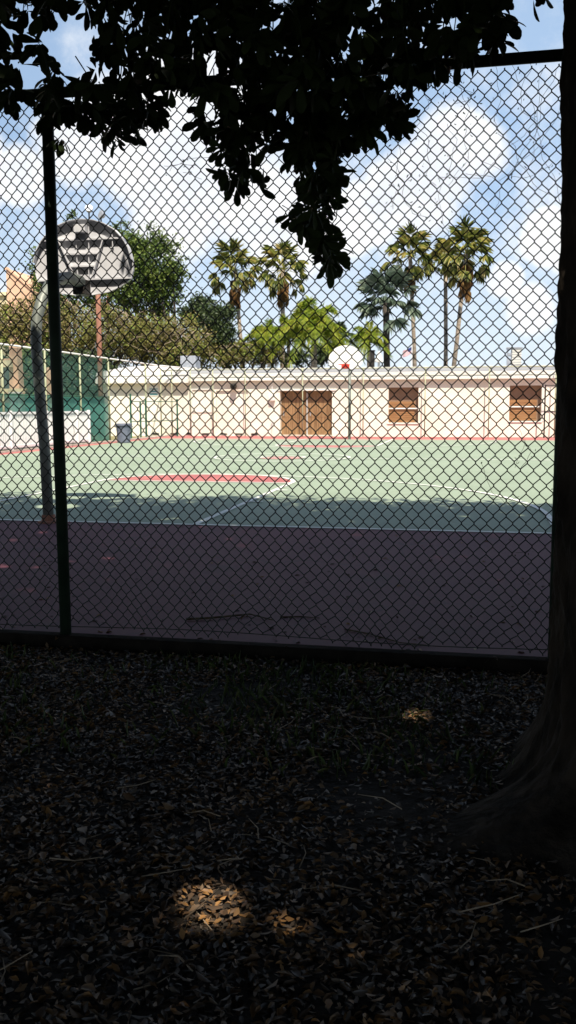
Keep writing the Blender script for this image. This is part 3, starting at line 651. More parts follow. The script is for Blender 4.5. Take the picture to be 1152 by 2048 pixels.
def rib(x0, z0, x1, z1, dep=0.075, th=0.014):
    m = MB(); dx, dz = x1-x0, z1-z0; l = math.hypot(dx, dz); nx, nz_ = -dz/l*th/2, dx/l*th/2
    m.prism_xz([(x0-nx,z0-nz_),(x1-nx,z1-nz_),(x1+nx,z1+nz_),(x0+nx,z0+nz_)], 1.205-dep, 1.2045); m.build('rib', M['board'], bo)
rib(-0.575,3.585,0.535,3.58,0.055,0.020); rib(-0.27,3.40,0.205,3.397,0.055,0.020); rib(-0.19,3.24,0.155,3.238,0.055,0.020); rib(-0.66,3.07,-0.11,3.07,0.055,0.020); rib(0.07,3.07,0.65,3.07,0.055,0.020)
rib(-0.345,3.57,-0.13,3.09,0.06); rib(0.275,3.57,0.105,3.09,0.06)
rib(-0.115,3.80,-0.10,3.09,0.035,0.010); rib(0.075,3.80,0.055,3.09,0.035,0.010); rib(0.40,3.70,0.40,3.46,0.04,0.010); rib(-0.44,3.68,-0.44,3.46,0.04,0.010)
m = MB(); m.box(-0.10,0.06,1.08,1.20,3.66,3.76); m.build('top_bracket', M['board'], bo, bevel=0.006)
m = MB(); m.box(-0.095,0.065,0.99,1.30,2.86,3.055); m.build('mount', M['black_metal'], hoop, bevel=0.01)
def ring(cx, cy, cz, r, rr): 
    m = MB(); N = 28
    pts = [(cx+r*math.cos(2*math.pi*i/N), cy+r*math.sin(2*math.pi*i/N), cz) for i in range(N+1)]; m.tube(pts, rr, 8, False); return m
m = ring(-0.02, 1.225+0.15+0.23, 3.05, 0.23, 0.009); m.box(-0.09,0.05,1.30,1.40,3.02,3.07); m.build('rim', M['orange_red'], hoop)

# far hoop: straight pole behind the far baseline, white board facing us
FYH = LC
far = empty('basketball_hoop', (0,FYH,0), 'far basketball hoop with white fan shaped board and slim grey pole', 'basketball hoop')
MB().tube([(0.0,FYH+0.1,0),(0.0,FYH+0.1,3.02)], 0.06, 14).build('pole', M['galv'], far, True)
MB().tube([(0.0,FYH+0.1,2.95),(0.0,FYH-0.6,3.2),(0.0,FYH-1.15,3.25)], 0.04, 10).build('arm', M['galv'], far, True)
bf = MB().prism_xz(fan(0), FYH-1.225, FYH-1.20).build('backboard', M['white_paint'], far)
m = MB()
for a, b in (((-0.3,3.52),(0.3,3.56)),((-0.3,3.12),(0.3,3.16))): m.box(a[0],b[0],FYH-1.228,FYH-1.2245,a[1],b[1])
m.box(-0.3,-0.26,FYH-1.228,FYH-1.2245,3.16,3.52); m.box(0.26,0.3,FYH-1.228,FYH-1.2245,3.16,3.52); m.build('target_square', M['white_paint'], bf)
m = ring(0, FYH-1.225-0.38, 3.05, 0.23, 0.012); m.box(-0.10,0.10,FYH-1.40,FYH-1.23,2.93,3.09); m.box(-0.16,0.16,FYH-1.245,FYH-1.23,2.90,3.08); m.build('rim', M['orange_red'], far)

# ------------------------------------------------------------------ building at the far end
BY = 31.2
bld = empty('school_building', (0,BY,0), 'long low cream building with layered white eaves across the far end of the court', 'building')
ops = [(1.30,2.66,0.64,2.24),(6.68,8.05,0.72,2.29),(-3.76,-1.30,0.06,2.11),(-6.86,-5.30,0.04,2.14)]
X0, X1, ZT = -12.6, 15.0, 2.95
xs_ = sorted({X0,X1,*[o[0] for o in ops],*[o[1] for o in ops]}); zs_ = sorted({-0.05,ZT,*[o[2] for o in ops],*[o[3] for o in ops]})
wm = MB()
for a, b in zip(xs_, xs_[1:]):
    for c, d in zip(zs_, zs_[1:]):
        if any(o[0] <= a and b <= o[1] and o[2] <= c and d <= o[3] for o in ops): continue
        wm.quad((a,BY,c),(b,BY,c),(b,BY,d),(a,BY,d))
for x0, x1, z0, z1 in ops:
    dp = 0.34 if z1-z0 < 2.03 or x1-x0 > 2 else 0.10
    y1 = BY+dp
    wm.quad((x0,BY,z0),(x0,y1,z0),(x0,y1,z1),(x0,BY,z1)); wm.quad((x1,y1,z0),(x1,BY,z0),(x1,BY,z1),(x1,y1,z1))
    wm.quad((x0,BY,z1),(x0,y1,z1),(x1,y1,z1),(x1,BY,z1)); wm.quad((x0,y1,z0),(x0,BY,z0),(x1,BY,z0),(x1,y1,z0))
wm.quad((X0,BY,-0.05),(X0,BY,ZT),(X0,BY+11,ZT),(X0,BY+11,-0.05)); wm.quad((X1,BY,ZT),(X1,BY,-0.05),(X1,BY+11,-0.05),(X1,BY+11,ZT))
wm.quad((X0,BY+11,-0.05),(X0,BY+11,ZT),(X1,BY+11,ZT),(X1,BY+11,-0.05))
wm.build('wall', M['wall'], bld)
# roof with its eaves: grey roof edge, two fascia boards and a gutter
XE = -8.15
rf = MB().use(M['roof_grey'])
rf.quad((XE,BY-0.16,2.93),(X1+0.3,BY-0.16,2.93),(X1+0.3,BY+0.25,3.13),(XE,BY+0.25,3.13))
rf.quad((XE,BY+0.25,3.13),(X1+0.3,BY+0.25,3.13),(X1+0.3,BY+11.2,3.13),(XE,BY+11.2,3.13))
ro = rf.build('roof', M['roof_grey'], bld)
m = MB().box(XE,X1+0.3,BY+0.22,BY+0.30,3.12,3.17); m.build('roof_lip', M['trim'], ro)
m = MB().box(XE,X1+0.3,BY-0.19,BY+0.02,2.77,2.925); m.box(XE,X1+0.3,BY-0.155,BY+0.02,2.70,2.768); m.build('fascia', M['trim'], ro, bevel=0.004)
m = MB().box(XE,X1+0.3,BY-0.235,BY-0.01,2.58,2.698); m.build('gutter', M['trim'], ro, bevel=0.012)
for x in np.arange(XE+0.6, X1, 1.83): MB().box(x-0.012,x+0.012,BY-0.245,BY-0.232,2.57,2.705).build('gutter_bracket', M['grey_panel'], ro)
# rounded wing at the left end with its white arched parapet
arch = [(-12.75,2.72),(-12.75,3.02),(-12.2,3.14),(-11.4,3.25),(-10.5,3.32),(-9.7,3.33),(-9.2,3.28),(-8.6,3.16),(-8.16,3.04),(-8.16,2.72)]
m = MB().prism_xz(arch, BY-0.30, BY+4.0); wp = m.build('parapet', M['roof_white'], bld)
m = MB().box(-12.80,-8.13,BY-0.36,BY-0.01,2.50,2.715); m.build('eaves', M['trim'], wp, bevel=0.01)
m = MB().box(-12.79,-8.14,BY-0.325,BY-0.30,2.86,2.89); m.build('trim_band', M['trim'], wp)
for x0, x1, z0, z1 in ops[:2]:       # windows
    yb = BY+0.34
    win = MB().box(x0,x1,yb-0.02,yb+0.03,z0,z1).build('window', mat('window_board', (0.21,0.135,0.09), (0.27,0.18,0.125), 0.7, 2, 8), bld)
    m = MB(); hh = z1-z0
    m.box(x0+0.01,x1-0.18,yb-0.055,yb-0.022,z0+0.015,z0+hh*0.60)
    for k in range(9): m.box(x0+0.01,x1-0.18,yb-0.070,yb-0.056,z0+0.03+hh*0.062*k,z0+0.03+hh*0.062*k+hh*0.045)
    m.build('louvre_shutter', M['wood_orange'], win)
    m = MB().box(x0+0.004,x1-0.02,yb-0.13,yb-0.085,z0+hh*0.385,z0+hh*0.42); m.build('bar', M['white_paint'], win)
    m = MB().box(x0-0.05,x1+0.05,BY-0.05,BY+0.02,z0-0.06,z0-0.003); m.build('sill', M['trim'], win, bevel=0.008)
m = MB().box(8.06,8.22,BY-0.02,BY+0.01,0.7,2.29); m.build('pilaster', M['trim'], bld)
for x0, x1 in ((-3.76,-2.545),(-2.485,-1.30)):                   # a pair of wooden doors
    yb = BY+0.34; dr_ = MB(); k = 7; wd_ = (x1-x0)/k
    for i in range(k): dr_.box(x0+i*wd_+0.004,x0+(i+1)*wd_-0.004,yb-0.045,yb,0.06,2.11)
    d_ = dr_.build('door', M['wood'], bld)
    MB().box(x0+0.10,x0+0.14,yb-0.10,yb-0.047,0.95,1.15).build('handle', M['grey_steel'], d_)
    MB().box(x0+0.02,x1-0.02,yb-0.06,yb-0.046,0.88,0.92).build('push_bar', M['wood'], d_)
MB().box(-2.54,-2.49,BY+0.22,BY+0.34,0.06,2.11).build('mullion', M['grey_panel'], bld)
m = MB().box(-3.95,-3.765,BY-0.045,BY-0.002,2.11,2.22); m.box(-3.76,-1.1,BY-0.045,BY-0.002,2.113,2.20); m.build('door_head', M['trim'], bld)
MB().box(-3.8,-1.26,BY-0.30,BY+0.34,0.004,0.055).build('step', M['kerb'], bld, bevel=0.01)
rp_ = MB().box(-6.855,-5.305,BY+0.10,BY+0.13,0.04,2.135).build('roll_door', M['wall'], bld)
m = MB()
for k in range(1, 9): m.box(-6.85,-5.31,BY+0.095,BY+0.1,0.04+0.233*k,0.05+0.233*k)
m.build('seams', M['wall'], rp_)
m = MB()
for x in (-8.05,-7.0): m.box(x-0.03,x+0.03,BY-0.055,BY-0.004,0,2.24)
m.box(-8.02,-7.03,BY-0.05,BY-0.006,2.18,2.235); m.box(-8.02,-7.03,BY-0.04,BY-0.006,1.12,1.15); m.build('panel_frame', M['trim'], bld)
for x in (-9.9,-9.0,-8.2,-7.4,-6.5,-5.75,-5.0):
    o = MB().box(x-0.16,x+0.16,BY-0.03,BY-0.003,0.05,0.13).build('air_brick', M['black_metal'], bld)
# fittings on the building, each its own thing
o = empty('wall_lamp', (-5.95,BY,2.4), 'black dome wall lamp under the eaves above the cream roll door', 'lamp')
MB().lathe([(0.02,-0.16),(0.11,-0.13),(0.155,-0.05),(0.16,0.02),(0.13,0.08),(0.05,0.12)], (-5.95,BY-0.2,2.34), 18).build('shade', M['black_metal'], o, True)
MB().tube([(-5.95,BY,2.36),(-5.95,BY-0.12,2.38)], 0.03, 8).build('arm', M['black_metal'], o)
o = MB().box(-4.25,-3.98,BY-0.20,BY-0.002,1.66,1.98).build('electrical_box', M['white_paint'], None, bevel=0.01)
tag(o, 'white electrical box on the cream wall left of the wooden doors', 'electrical box')
MB().tube([(-4.12,BY-0.09,1.98),(-4.12,BY-0.05,2.5)], 0.02, 8).build('conduit', M['white_paint'], o)
MB().box(-4.20,-4.03,BY-0.208,BY-0.2,1.72,1.92).build('cover', M['trim'], o)
o = MB().box(-4.20,-4.11,BY-0.06,BY-0.002,0.42,0.62).build('tap_box', M['grey_panel'], None, bevel=0.006); tag(o, 'small grey outlet box low on the wall below the white electrical box', 'outlet box')
MB().tube([(-4.155,BY-0.05,0.42),(-4.155,BY-0.05,0.05)], 0.012, 8).build('pipe', M['grey_panel'], o)
o = MB().box(-10.18,-9.74,BY-0.03,BY-0.002,1.92,2.40).build('sign', M['white_paint']); tag(o, 'small white notice with teal bands on the rounded cream wall at left', 'sign')
m = MB()
for k, (a, b) in enumerate(((0.03,0.11),(0.17,0.23),(0.30,0.34))): m.box(-10.16,-9.76,BY-0.036,BY-0.0295,1.92+a,1.92+b)
m.build('teal_bands', M['teal_paint'], o)
o = empty('air_conditioner', (-8.6,32.6,3.2), 'grey ribbed air conditioner on the roof in front of the olive trees', 'air conditioner')
m = MB().box(-9.0,-8.22,32.4,33.2,3.28,3.86); b0 = m.build('casing', M['grey_steel'], o, bevel=0.015)
m = MB()
for k in range(11): m.box(-8.97+k*0.068,-8.935+k*0.068,32.365,32.402,3.33,3.82)
m.build('grille', M['grey_steel'], b0)
for y in (32.38,33.1): MB().box(-9.05,-8.17,y,y+0.1,3.13,3.28).build('foot', M['trim'], o)
o = empty('roof_vent', (6.9,33,3.13), 'pale louvred roof vent with dark open side above the right window', 'roof vent')
m = MB().box(6.78,7.22,32.7,33.4,3.18,4.0); m.build('casing', M['grey_panel'], o, bevel=0.01)
m = MB()
for k in range(6): m.box(6.80,7.22,32.66,32.70,3.28+k*0.115,3.35+k*0.115)
m.build('louvre_panel', M['trim'], o)
m = MB().box(6.59,6.63,32.7,33.4,3.13,4.05); m.box(6.63,6.78,32.72,33.38,3.30,3.55); m.box(6.63,6.78,32.72,33.38,3.68,3.80); m.box(6.55,7.26,32.65,33.45,4.0,4.06); m.build('frame', M['grey_steel'], o)
o = MB().box(-0.07,0.12,36,36.3,3.1,4.18).build('chimney', M['black_metal'], None, bevel=0.01); tag(o, 'slim black chimney on the roof left of the silver palm trunk', 'chimney')
MB().box(-0.10,0.15,35.97,36.33,4.18,4.22).build('cap', M['black_metal'], o)
o = empty('roof_ventilator', (0.36,36.1,3.1), 'pale mushroom roof ventilator beside the slim black chimney', 'roof vent')
MB().lathe([(0.07,0),(0.07,0.55)], (0.36,36.1,3.12), 14).build('pipe', M['trim'], o)
MB().lathe([(0.22,0.50),(0.22,0.58),(0.12,0.84),(0.03,1.05)], (0.36,36.1,3.12), 18).build('hood', M['trim'], o)
# flag
o = empty('flagpole', (1.62,42,0), 'striped flag with blue canton on a slim pole behind the roof', 'flag')
MB().tube([(1.64,42,0),(1.64,42,4.85)], [0.035,0.025], 8).build('pole', M['white_paint'], o)
fm = MB(); nx, nz2 = 12, 13
for i in range(nx):
    for j in range(nz2):
        can = i < 5 and j >= 6
        fm.use(M['flag_blue'] if can else (M['flag_red'] if j % 2 == 0 else M['flag_white']))
        def fp(a, b): 
            s_ = a/nx; return (1.61-0.50*s_, 42+0.05*math.sin(s_*7), 4.36+0.36*b/nz2-0.24*s_+0.02*math.sin(s_*9))
        fm.quad(fp(i+1,j), fp(i,j), fp(i,j+1), fp(i+1,j+1))
fb = fm.build('cloth', None, o); sdf = fb.modifiers.new('thick', 'SOLIDIFY'); sdf.thickness = 0.004

# ------------------------------------------------------------------ fences round the far end
bf_ = empty('chain_link_fence', (0,30.75,0), 'tall pale green chain link fence standing close to the cream building', 'fence')
YB = 30.75
V, F = chain_mesh(-9.4, 13.0, 0.05, 3.05, 0.13, 0.16, 0.0017, 3, YB+0.03, 0.0, 1)
np_mesh('wire_mesh', V, F, M['far_wire'], bf_)
for x in (-9.45,-8.9,-7.98,-6.88,-5.32,-2.60,0.20,2.98,5.78,8.6,11.4):
    MB().tube([(x,YB,0),(x,YB,3.12)], 0.024, 10).build('post', M['pale_green'], bf_, True)
MB().tube([(-9.4,YB,3.10),(13,YB,3.10)], 0.02, 8).build('top_rail', M['pale_green'], bf_, True)
gt = empty('gate', (8.2,30.5,0), 'dark slim metal gate frame near the right window', 'gate')
for x in (8.15,9.6): MB().tube([(x,30.5,0),(x,30.5,2.3)], 0.03, 8).build('post', M['black_metal'], gt)
for zz in (2.27,1.15): MB().tube([(8.15,30.5,zz),(9.6,30.5,zz)], 0.018, 8).build('rail', M['black_metal'], gt)
lg = empty('green_gate', (-9.4,27,0), 'low dark green pipe gate with thin posts behind the waste bin', 'gate')
for (x, y, h) in ((-9.44,26.8,1.95),(-9.30,27.6,1.62),(-9.2,28.0,1.72),(-8.5,30.3,1.75)): MB().tube([(x,y,0),(x,y,h)], 0.04, 10).build('post', M['green_post'], lg)
for a, b in (((-9.44,26.8),(-9.2,28.0)),((-9.2,28.0),(-8.5,30.3))):
    for zz in (1.62, 0.75): MB().tube([(a[0],a[1],zz),(b[0],b[1],zz)], 0.018, 6).build('rail', M['green_post'], lg)
# left side: tall fence with see-through green wind screen
lf = empty('screened_fence', (-9.35,18,0), 'tall fence with see through green wind screen along the left side of the court', 'fence')
XF, HF = -9.36, 3.31
def pipe(mb, a, b, r, n=8): mb.tube([a, b], r, n)
MB().box(XF-0.01,XF,6.0,24.1,1.80,HF-0.02).build('wind_screen', M['screen'], lf)
MB().box(XF+0.02,XF+0.03,6.0,24.1,0.05,1.78).build('lower_screen', M['teal'], lf)
for y in (7.0,9.9,12.8,15.7,18.6,21.4,24.1,28.3): MB().tube([(XF+0.07,y,0),(XF+0.07,y,HF)], 0.035, 10).build('post', M['pale_green'], lf, True)
MB().tube([(XF+0.04,5.9,HF+0.02),(XF+0.04,20,HF+0.03),(XF+0.02,28.3,HF),(-9.3,30.2,HF-0.01),(-8.2,31.0,3.2)], 0.032, 8).build('top_rail', M['white_paint'], lf, True)
MB().tube([(XF+0.07,6.0,1.79),(XF+0.07,24.1,1.79)], 0.026, 8).build('mid_rail', M['green_post'], lf, True)
# white picket fence
pk = empty('picket_fence', (-9.05,14,0), 'low white picket fence along the left edge of the court', 'fence')
XP = -9.06
yy = 6.0; seg = 2.42; k = 0
while yy < 21.0:
    m = MB(); y2 = min(yy+seg, 21.5)
    for q in np.arange(yy+0.10, y2-0.05, 0.105): m.box(XP-0.012,XP+0.012,q,q+0.05,0.09,1.19+0.006*math.sin(q*3))
    m.build('picket_panel', M['vinyl'], pk)
    m = MB()
    for zz in (0.16,1.21): m.box(XP-0.028,XP+0.028,yy+0.055,y2-0.055,zz-0.035,zz+0.035)
    m.build('rail', M['vinyl'], pk)
    yy += seg
for q in list(np.arange(6.0, 21.0, seg))+[21.55]:
    MB().box(XP-0.05,XP+0.05,q-0.05,q+0.05,0.0,1.28).build('post', M['vinyl'], pk, bevel=0.008)
# waste bin
bn = empty('waste_bin', (-8.16,22.75,0), 'grey round plastic waste bin at the left corner of the court', 'bin')
MB().lathe([(0.245,0.0),(0.25,0.03),(0.285,0.62),(0.29,0.68)], (-8.16,22.75,0.008), 26).build('body', M['can'], bn, True)
MB().lathe([(0.29,0.66),(0.335,0.67),(0.335,0.735),(0.30,0.75),(0.27,0.74),(0.27,0.70)], (-8.16,22.75,0.008), 26).build('rim', M['can'], bn)
for sx in (-1,1): MB().box(-8.16+sx*0.30-0.05,-8.16+sx*0.30+0.05,22.66,22.84,0.60,0.655).build('handle', M['can'], bn)
m = ring(-8.16,22.75,0.52,0.283,0.010); m.build('band', M['can'], bn)
# lamp post with flood lights
lp = empty('floodlight_pole', (-10.9,28.6,0), 'rust brown wooden pole with two floodlights behind the green screen', 'light pole')
py_ = 28.6
a = at(203,868,py_); b = at(193,470,py_); c1 = at(180,418,py_); c2 = at(204,430,py_); zt = b[2]
MB().tube([(a[0]+0.02,py_,-0.1),((a[0]+b[0])/2,py_,zt*0.5),(b[0],py_,zt)], [0.125,0.115,0.10], 14).build('pole', M['rust_pole'], lp, True)
MB().tube([(c1[0]-0.15,py_-0.12,zt-0.15),(c2[0]+0.15,py_-0.12,zt-0.15)], 0.04, 8).build('crossarm', M['black_metal'], lp)
for cc, rz, rx in ((c1,0.3,60),(c2,-0.7,75)):
    h = MB().lathe([(0.05,-0.20),(0.13,-0.14),(0.18,0.0),(0.18,0.05)], (0,0,0), 16).build('floodlight', M['grey_steel'], lp)
    h.matrix_parent_inverse = Matrix(); h.location = (cc[0]-lp.location[0], -0.12, cc[2]); h.rotation_euler = (rad(rx), 0, rz)
    MB().tube([(cc[0],py_-0.12,zt-0.15),(cc[0],py_-0.12,cc[2]-0.08)], 0.035, 8).build('bracket', M['black_metal'], lp)
lp2 = empty('utility_pole', (-15,54,0), 'short reddish pole just right of the floodlight pole behind the hoop', 'pole')
a = at(219,570,54); b = at(215,618,54)
MB().tube([(b[0]-0.1,54,0),(b[0],54,b[2]),(a[0],54,a[2])], [0.15,0.14,0.15], 10).build('pole', M['rust_pole'], lp2, True)
MB().box(a[0]-0.09,a[0]+0.09,53.86,54.14,a[2]-0.1,a[2]+0.05).build('cap', M['rust_pole'], lp2)

# ------------------------------------------------------------------ peach buildings far left
def pb_pt(u, v, Y): p = at(u, v, Y); return (p[0], p[2])
pb = empty('peach_building', (-26,50,0), 'tall peach stucco building with pointed gable above the olive trees at far left', 'building')
x0, z0 = pb_pt(12,537,50); x1, z1 = pb_pt(66,584,50); x2, z2 = pb_pt(-120,584,50); zl = pb_pt(0,612,50)[1]
MB().prism_xz([(x0,0),(x0,z0),(x0+0.15,z0-0.03),(x1,z1),(x1,0)], 50, 56).build('wall', M['peach'], pb)
MB().prism_xz([(x0-0.12,z0-0.10),(x0-0.02,z0+0.10),(x0+0.2,z0+0.06),(x1+0.1,z1+0.05),(x1+0.1,z1-0.06),(x0+0.14,z0-0.08)], 49.9, 50).build('coping', M['peach'], pb)
MB().box(x2, x0-0.15, 50.3, 56, 0, z2-0.35).build('side_wing', M['cream'], pb)
MB().box(x2-0.2, x0-0.13, 50.1, 56.2, z2-0.35, z2-0.12).build('roof', M['cream'], pb)
pb = empty('peach_porch', (-17,30,0), 'low peach porch with cream beams and tapered columns seen through the green screen', 'building')
for (u, v, u2, v2) in ((20,690,42,800),(95,735,107,800)):
    a = at(u, v, 30); b = at(u2, v2, 30)
    MB().prism_xz([(a[0]-0.1,0),(b[0]-0.05,0),(b[0],b[2]),(b[0]-0.08,a[2]),(a[0],a[2]),(a[0]-0.08,b[2])], 29.9, 30.4).build('column', M['peach'], pb)
for v, v2, u2 in ((722,734,24),(778,785,50)):
    a = at(-60, v, 29.7); b = at(u2, v2, 29.7); MB().box(a[0],b[0],29.55,29.8,b[2],a[2]).build('beam', M['cream'], pb)
a = at(-60,734,30.9); b = at(24,778,30.9); wg = MB().box(a[0],b[0],30.9,31.0,b[2],a[2]).build('window', M['dark_glass'], pb)
m = MB()
for k in range(1,4): m.box(a[0]+(b[0]-a[0])*k/4-0.03,a[0]+(b[0]-a[0])*k/4+0.03,30.86,30.9,b[2],a[2])
m.build('frame', M['cream'], wg)
c = at(24,800,31); MB().box(a[0],c[0],31.0,31.2,0,a[2]+0.4).build('wall', M['peach'], pb)
a = at(26,788,27); wp2 = MB().box(a[0]-0.15,a[0]+0.3,27,27.2,0,2.0).build('gatepost', M['white_paint']); tag(wp2, 'white square post behind the left green screen', 'post')
MB().box(a[0]-0.19,a[0]+0.34,26.96,27.24,2.0,2.06).build('cap', M['white_paint'], wp2)

# ------------------------------------------------------------------ trees behind
T_L = leaf_template([(0.3,0.42),(0.7,0.40)], 0.3, 0.2)
def broadleaf(name, label, blobs_px, Y, depth, n, size, mt, trunk_x, trunk_h, mtrunk, group=None, twig=0, sparse=1.0, cat='tree'):
    """crown as leaf clumps through blobs; every blob (u, v, radius px) becomes an ellipsoid of real depth"""
    tr = empty(name, (trunk_x, Y, 0), label, cat, group)
    S = (Y-CAM[1])/0.98/FPX; tot = sum(b[2]**2 for b in blobs_px); P = []; cs = []
    for u, v, r in blobs_px:
        rm = r*S; c = at(u, v, Y+R_.uniform(-depth, depth)); cs.append((c, rm))
        ncl_ = max(4, int(n/26*r*r/tot)); q = rnd_dirs(ncl_)*(NR.uniform(0.35,1.0,(ncl_,1))**0.45)*np.array([1.0,1.0,0.92])*rm*NR.uniform(0.70,1.22,(ncl_,1))
        cen = c+q
        pts = np.repeat(cen, 26, axis=0)+NR.normal(size=(ncl_*26,3))*np.array([0.26,0.26,0.17])*(0.6+0.25*min(rm,3))*sparse
        P.append(pts)
    P = np.concatenate(P); n_ = len(P)
    d = norm(NR.normal(size=(n_,3))+np.array([0,0,-0.2])); nn_ = norm(NR.normal(size=(n_,3))*0.7+np.array([0,-0.2,0.8])); L = NR.uniform(0.7,1.25,n_)*size
    V, F = place(SIMPLE, P, d, nn_, L, L*NR.uniform(0.45,0.7,n_)); np_mesh('crown', V, F, mt, tr)
    tm = MB(); tm.tube([(trunk_x,Y,-0.1),(trunk_x+0.1,Y,trunk_h*0.5),(trunk_x,Y,trunk_h)], [0.30,0.22,0.18], 10)
    for c, rm in cs:
        e = np.array(c); s_ = np.array([trunk_x,Y,trunk_h*0.8]); tm.tube([tuple(s_), tuple((s_*0.45+e*0.55)+np.array([0,0,0.3])), tuple(e+np.array([0,0,rm*0.5]))], [0.13,0.08,0.03], 6, False)
    tm.build('trunk', mtrunk, tr, True)
    if twig:
        m = MB()
        for k in range(twig):
            c, rm = cs[R_.randrange(len(cs))]; q = np.array([R_.gauss(0,1),-abs(R_.gauss(0.6,0.5)),R_.gauss(0,1)]); q /= np.linalg.norm(q)
            s_ = c+q*rm*1.02; dirn = np.array([R_.gauss(0,1),R_.gauss(-0.2,0.3),R_.gauss(0,0.6)]); dirn /= np.linalg.norm(dirn); l = R_.uniform(0.5,1.5)
            m.tube([tuple(c), tuple(s_-dirn*l*0.5), tuple(s_+np.array([R_.gauss(0,.08),-0.1,R_.gauss(0,.12)])), tuple(s_+dirn*l*0.5)], [0.03,0.022,0.016,0.008], 4, False)
        m.build('bare_twigs', M['twig'], tr)
    return tr
broadleaf('leafy_tree', 'large rounded green tree rising behind the fan shaped backboard', [(300,515,62),(265,560,60),(325,570,42),(250,500,40),(300,600,50),(345,545,26),(205,520,55),(140,500,45),(90,545,32),(120,590,50),(210,590,50)], 50, 1.6, 26000, 0.24, M['tree_green'], -15, 5, M['dark_trunk'])
broadleaf('thin_tree', 'sparse treetop with small leaves showing just above the backboard', [(150,436,16),(240,452,18),(140,455,14),(225,470,20),(70,510,15)], 54, 0.8, 900, 0.20, M['tree_green'], -19, 8, M['dark_trunk'], sparse=0.7)
broadleaf('olive_tree', 'wide olive brown tree full of bare twigs behind the green screen', [(150,655,48),(215,660,48),(270,672,44),(180,700,40),(240,700,40),(120,690,40)], 43, 1.0, 19000, 0.15, M['tree_olive'], -17, 4, M['dark_trunk'], 'olive brown trees behind the left fence', 110)
broadleaf('olive_tree', 'olive brown tree with dry reddish foliage left of the bent pole', [(20,640,42),(70,630,40),(30,680,42),(80,680,40),(-40,650,50),(-60,690,50)], 41, 1.0, 16000, 0.15, M['tree_olive'], -21, 4, M['dark_trunk'], 'olive brown trees behind the left fence', 90)
broadleaf('olive_tree', 'olive brown twiggy tree above the grey air conditioner', [(320,672,44),(365,668,40),(340,705,38),(395,690,34),(290,700,34),(400,720,30)], 44, 1.0, 16000, 0.15, M['tree_olive'], -12.5, 4, M['dark_trunk'], 'olive brown trees behind the left fence', 90)
broadleaf('olive_tree', 'low olive bush tree between the dark tree and the first feather palm', [(480,705,26),(515,708,24),(450,715,24),(545,716,18)], 46, 0.7, 7000, 0.14, M['tree_olive'], -9, 3, M['dark_trunk'], 'olive brown trees behind the left fence', 30)
broadleaf('dark_tree', 'dark green tree with ragged crown right of the olive trees', [(425,640,30),(400,615,26),(440,672,28),(450,628,20),(385,632,24),(455,705,20),(425,690,24)], 47, 0.8, 11000, 0.19, M['tree_dark'], -10.5, 4, M['dark_trunk'])
o = broadleaf('dark_shrub', 'low dark shrubs on the skyline under the feather palms', [(600,715,18),(640,708,20),(670,715,16),(575,718,14)], 52, 0.6, 4500, 0.17, M['tree_dark'], -5, 3, M['dark_trunk'], cat='shrub')

broadleaf('dark_shrub', 'tall dark hedge like shrub behind the green wind screen', [(150,760,38),(190,755,36),(130,735,34),(205,735,32),(165,725,30),(110,770,34),(215,775,30),(140,800,36),(190,800,36)], 33.5, 0.6, 9000, 0.16, M['tree_dark'], -14, 2, M['dark_trunk'], cat='shrub')
broadleaf('green_shrub', 'green shrub between the two peach columns behind the wind screen', [(62,740,34),(75,770,32),(55,715,26),(85,720,26),(60,800,34),(10,810,30)], 33, 0.5, 6000, 0.16, M['tree_green'], -17, 2, M['dark_trunk'], cat='shrub')
# fan palms
def fan_blades(cen, dirs, petl, rad_, n_f, spread=2.3, droop=0.35):
    """fan leaves: petiole from cen along dir, then n_f narrow segments fanned about its end"""
    pos, d, nr2, L, Wd = [], [], [], [], []
    pet = []
    for dv in dirs:
        dv = dv/np.linalg.norm(dv); hub = cen+dv*petl*R_.uniform(0.7,1.25)+np.array([0,0,-0.15*petl*(1-dv[2])])
        pet.append((cen, hub))
        upn = np.array([0,0,1.0])-dv*dv[2]; upn = upn/max(np.linalg.norm(upn),1e-3)
        side = np.cross(dv, upn); rr = rad_*R_.uniform(0.8,1.15); tilt = R_.uniform(-0.5,0.5); side = side*math.cos(tilt)+upn*math.sin(tilt)
        fn = np.cross(side, dv)
        for k in range(n_f):
            a = (k/(n_f-1)-0.5)*2*spread/2
            f = dv*math.cos(a)+side*math.sin(a)+np.array([0,0,-droop*R_.uniform(0.3,1.5)*(0.6+0.6*abs(a))])
            pos.append(hub); d.append(f); nr2.append(fn+np.array([R_.gauss(0,.15) for _ in range(3)])); L.append(rr*(1-0.25*abs(a)/spread)*R_.uniform(0.85,1.1)); Wd.append(rr*0.115)
    return np.array(pos), np.array(d), np.array(nr2), np.array(L), np.array(Wd), pet
T_SEG = leaf_template([(0.35,0.42),(0.72,0.36)], 0.5, 0.28)
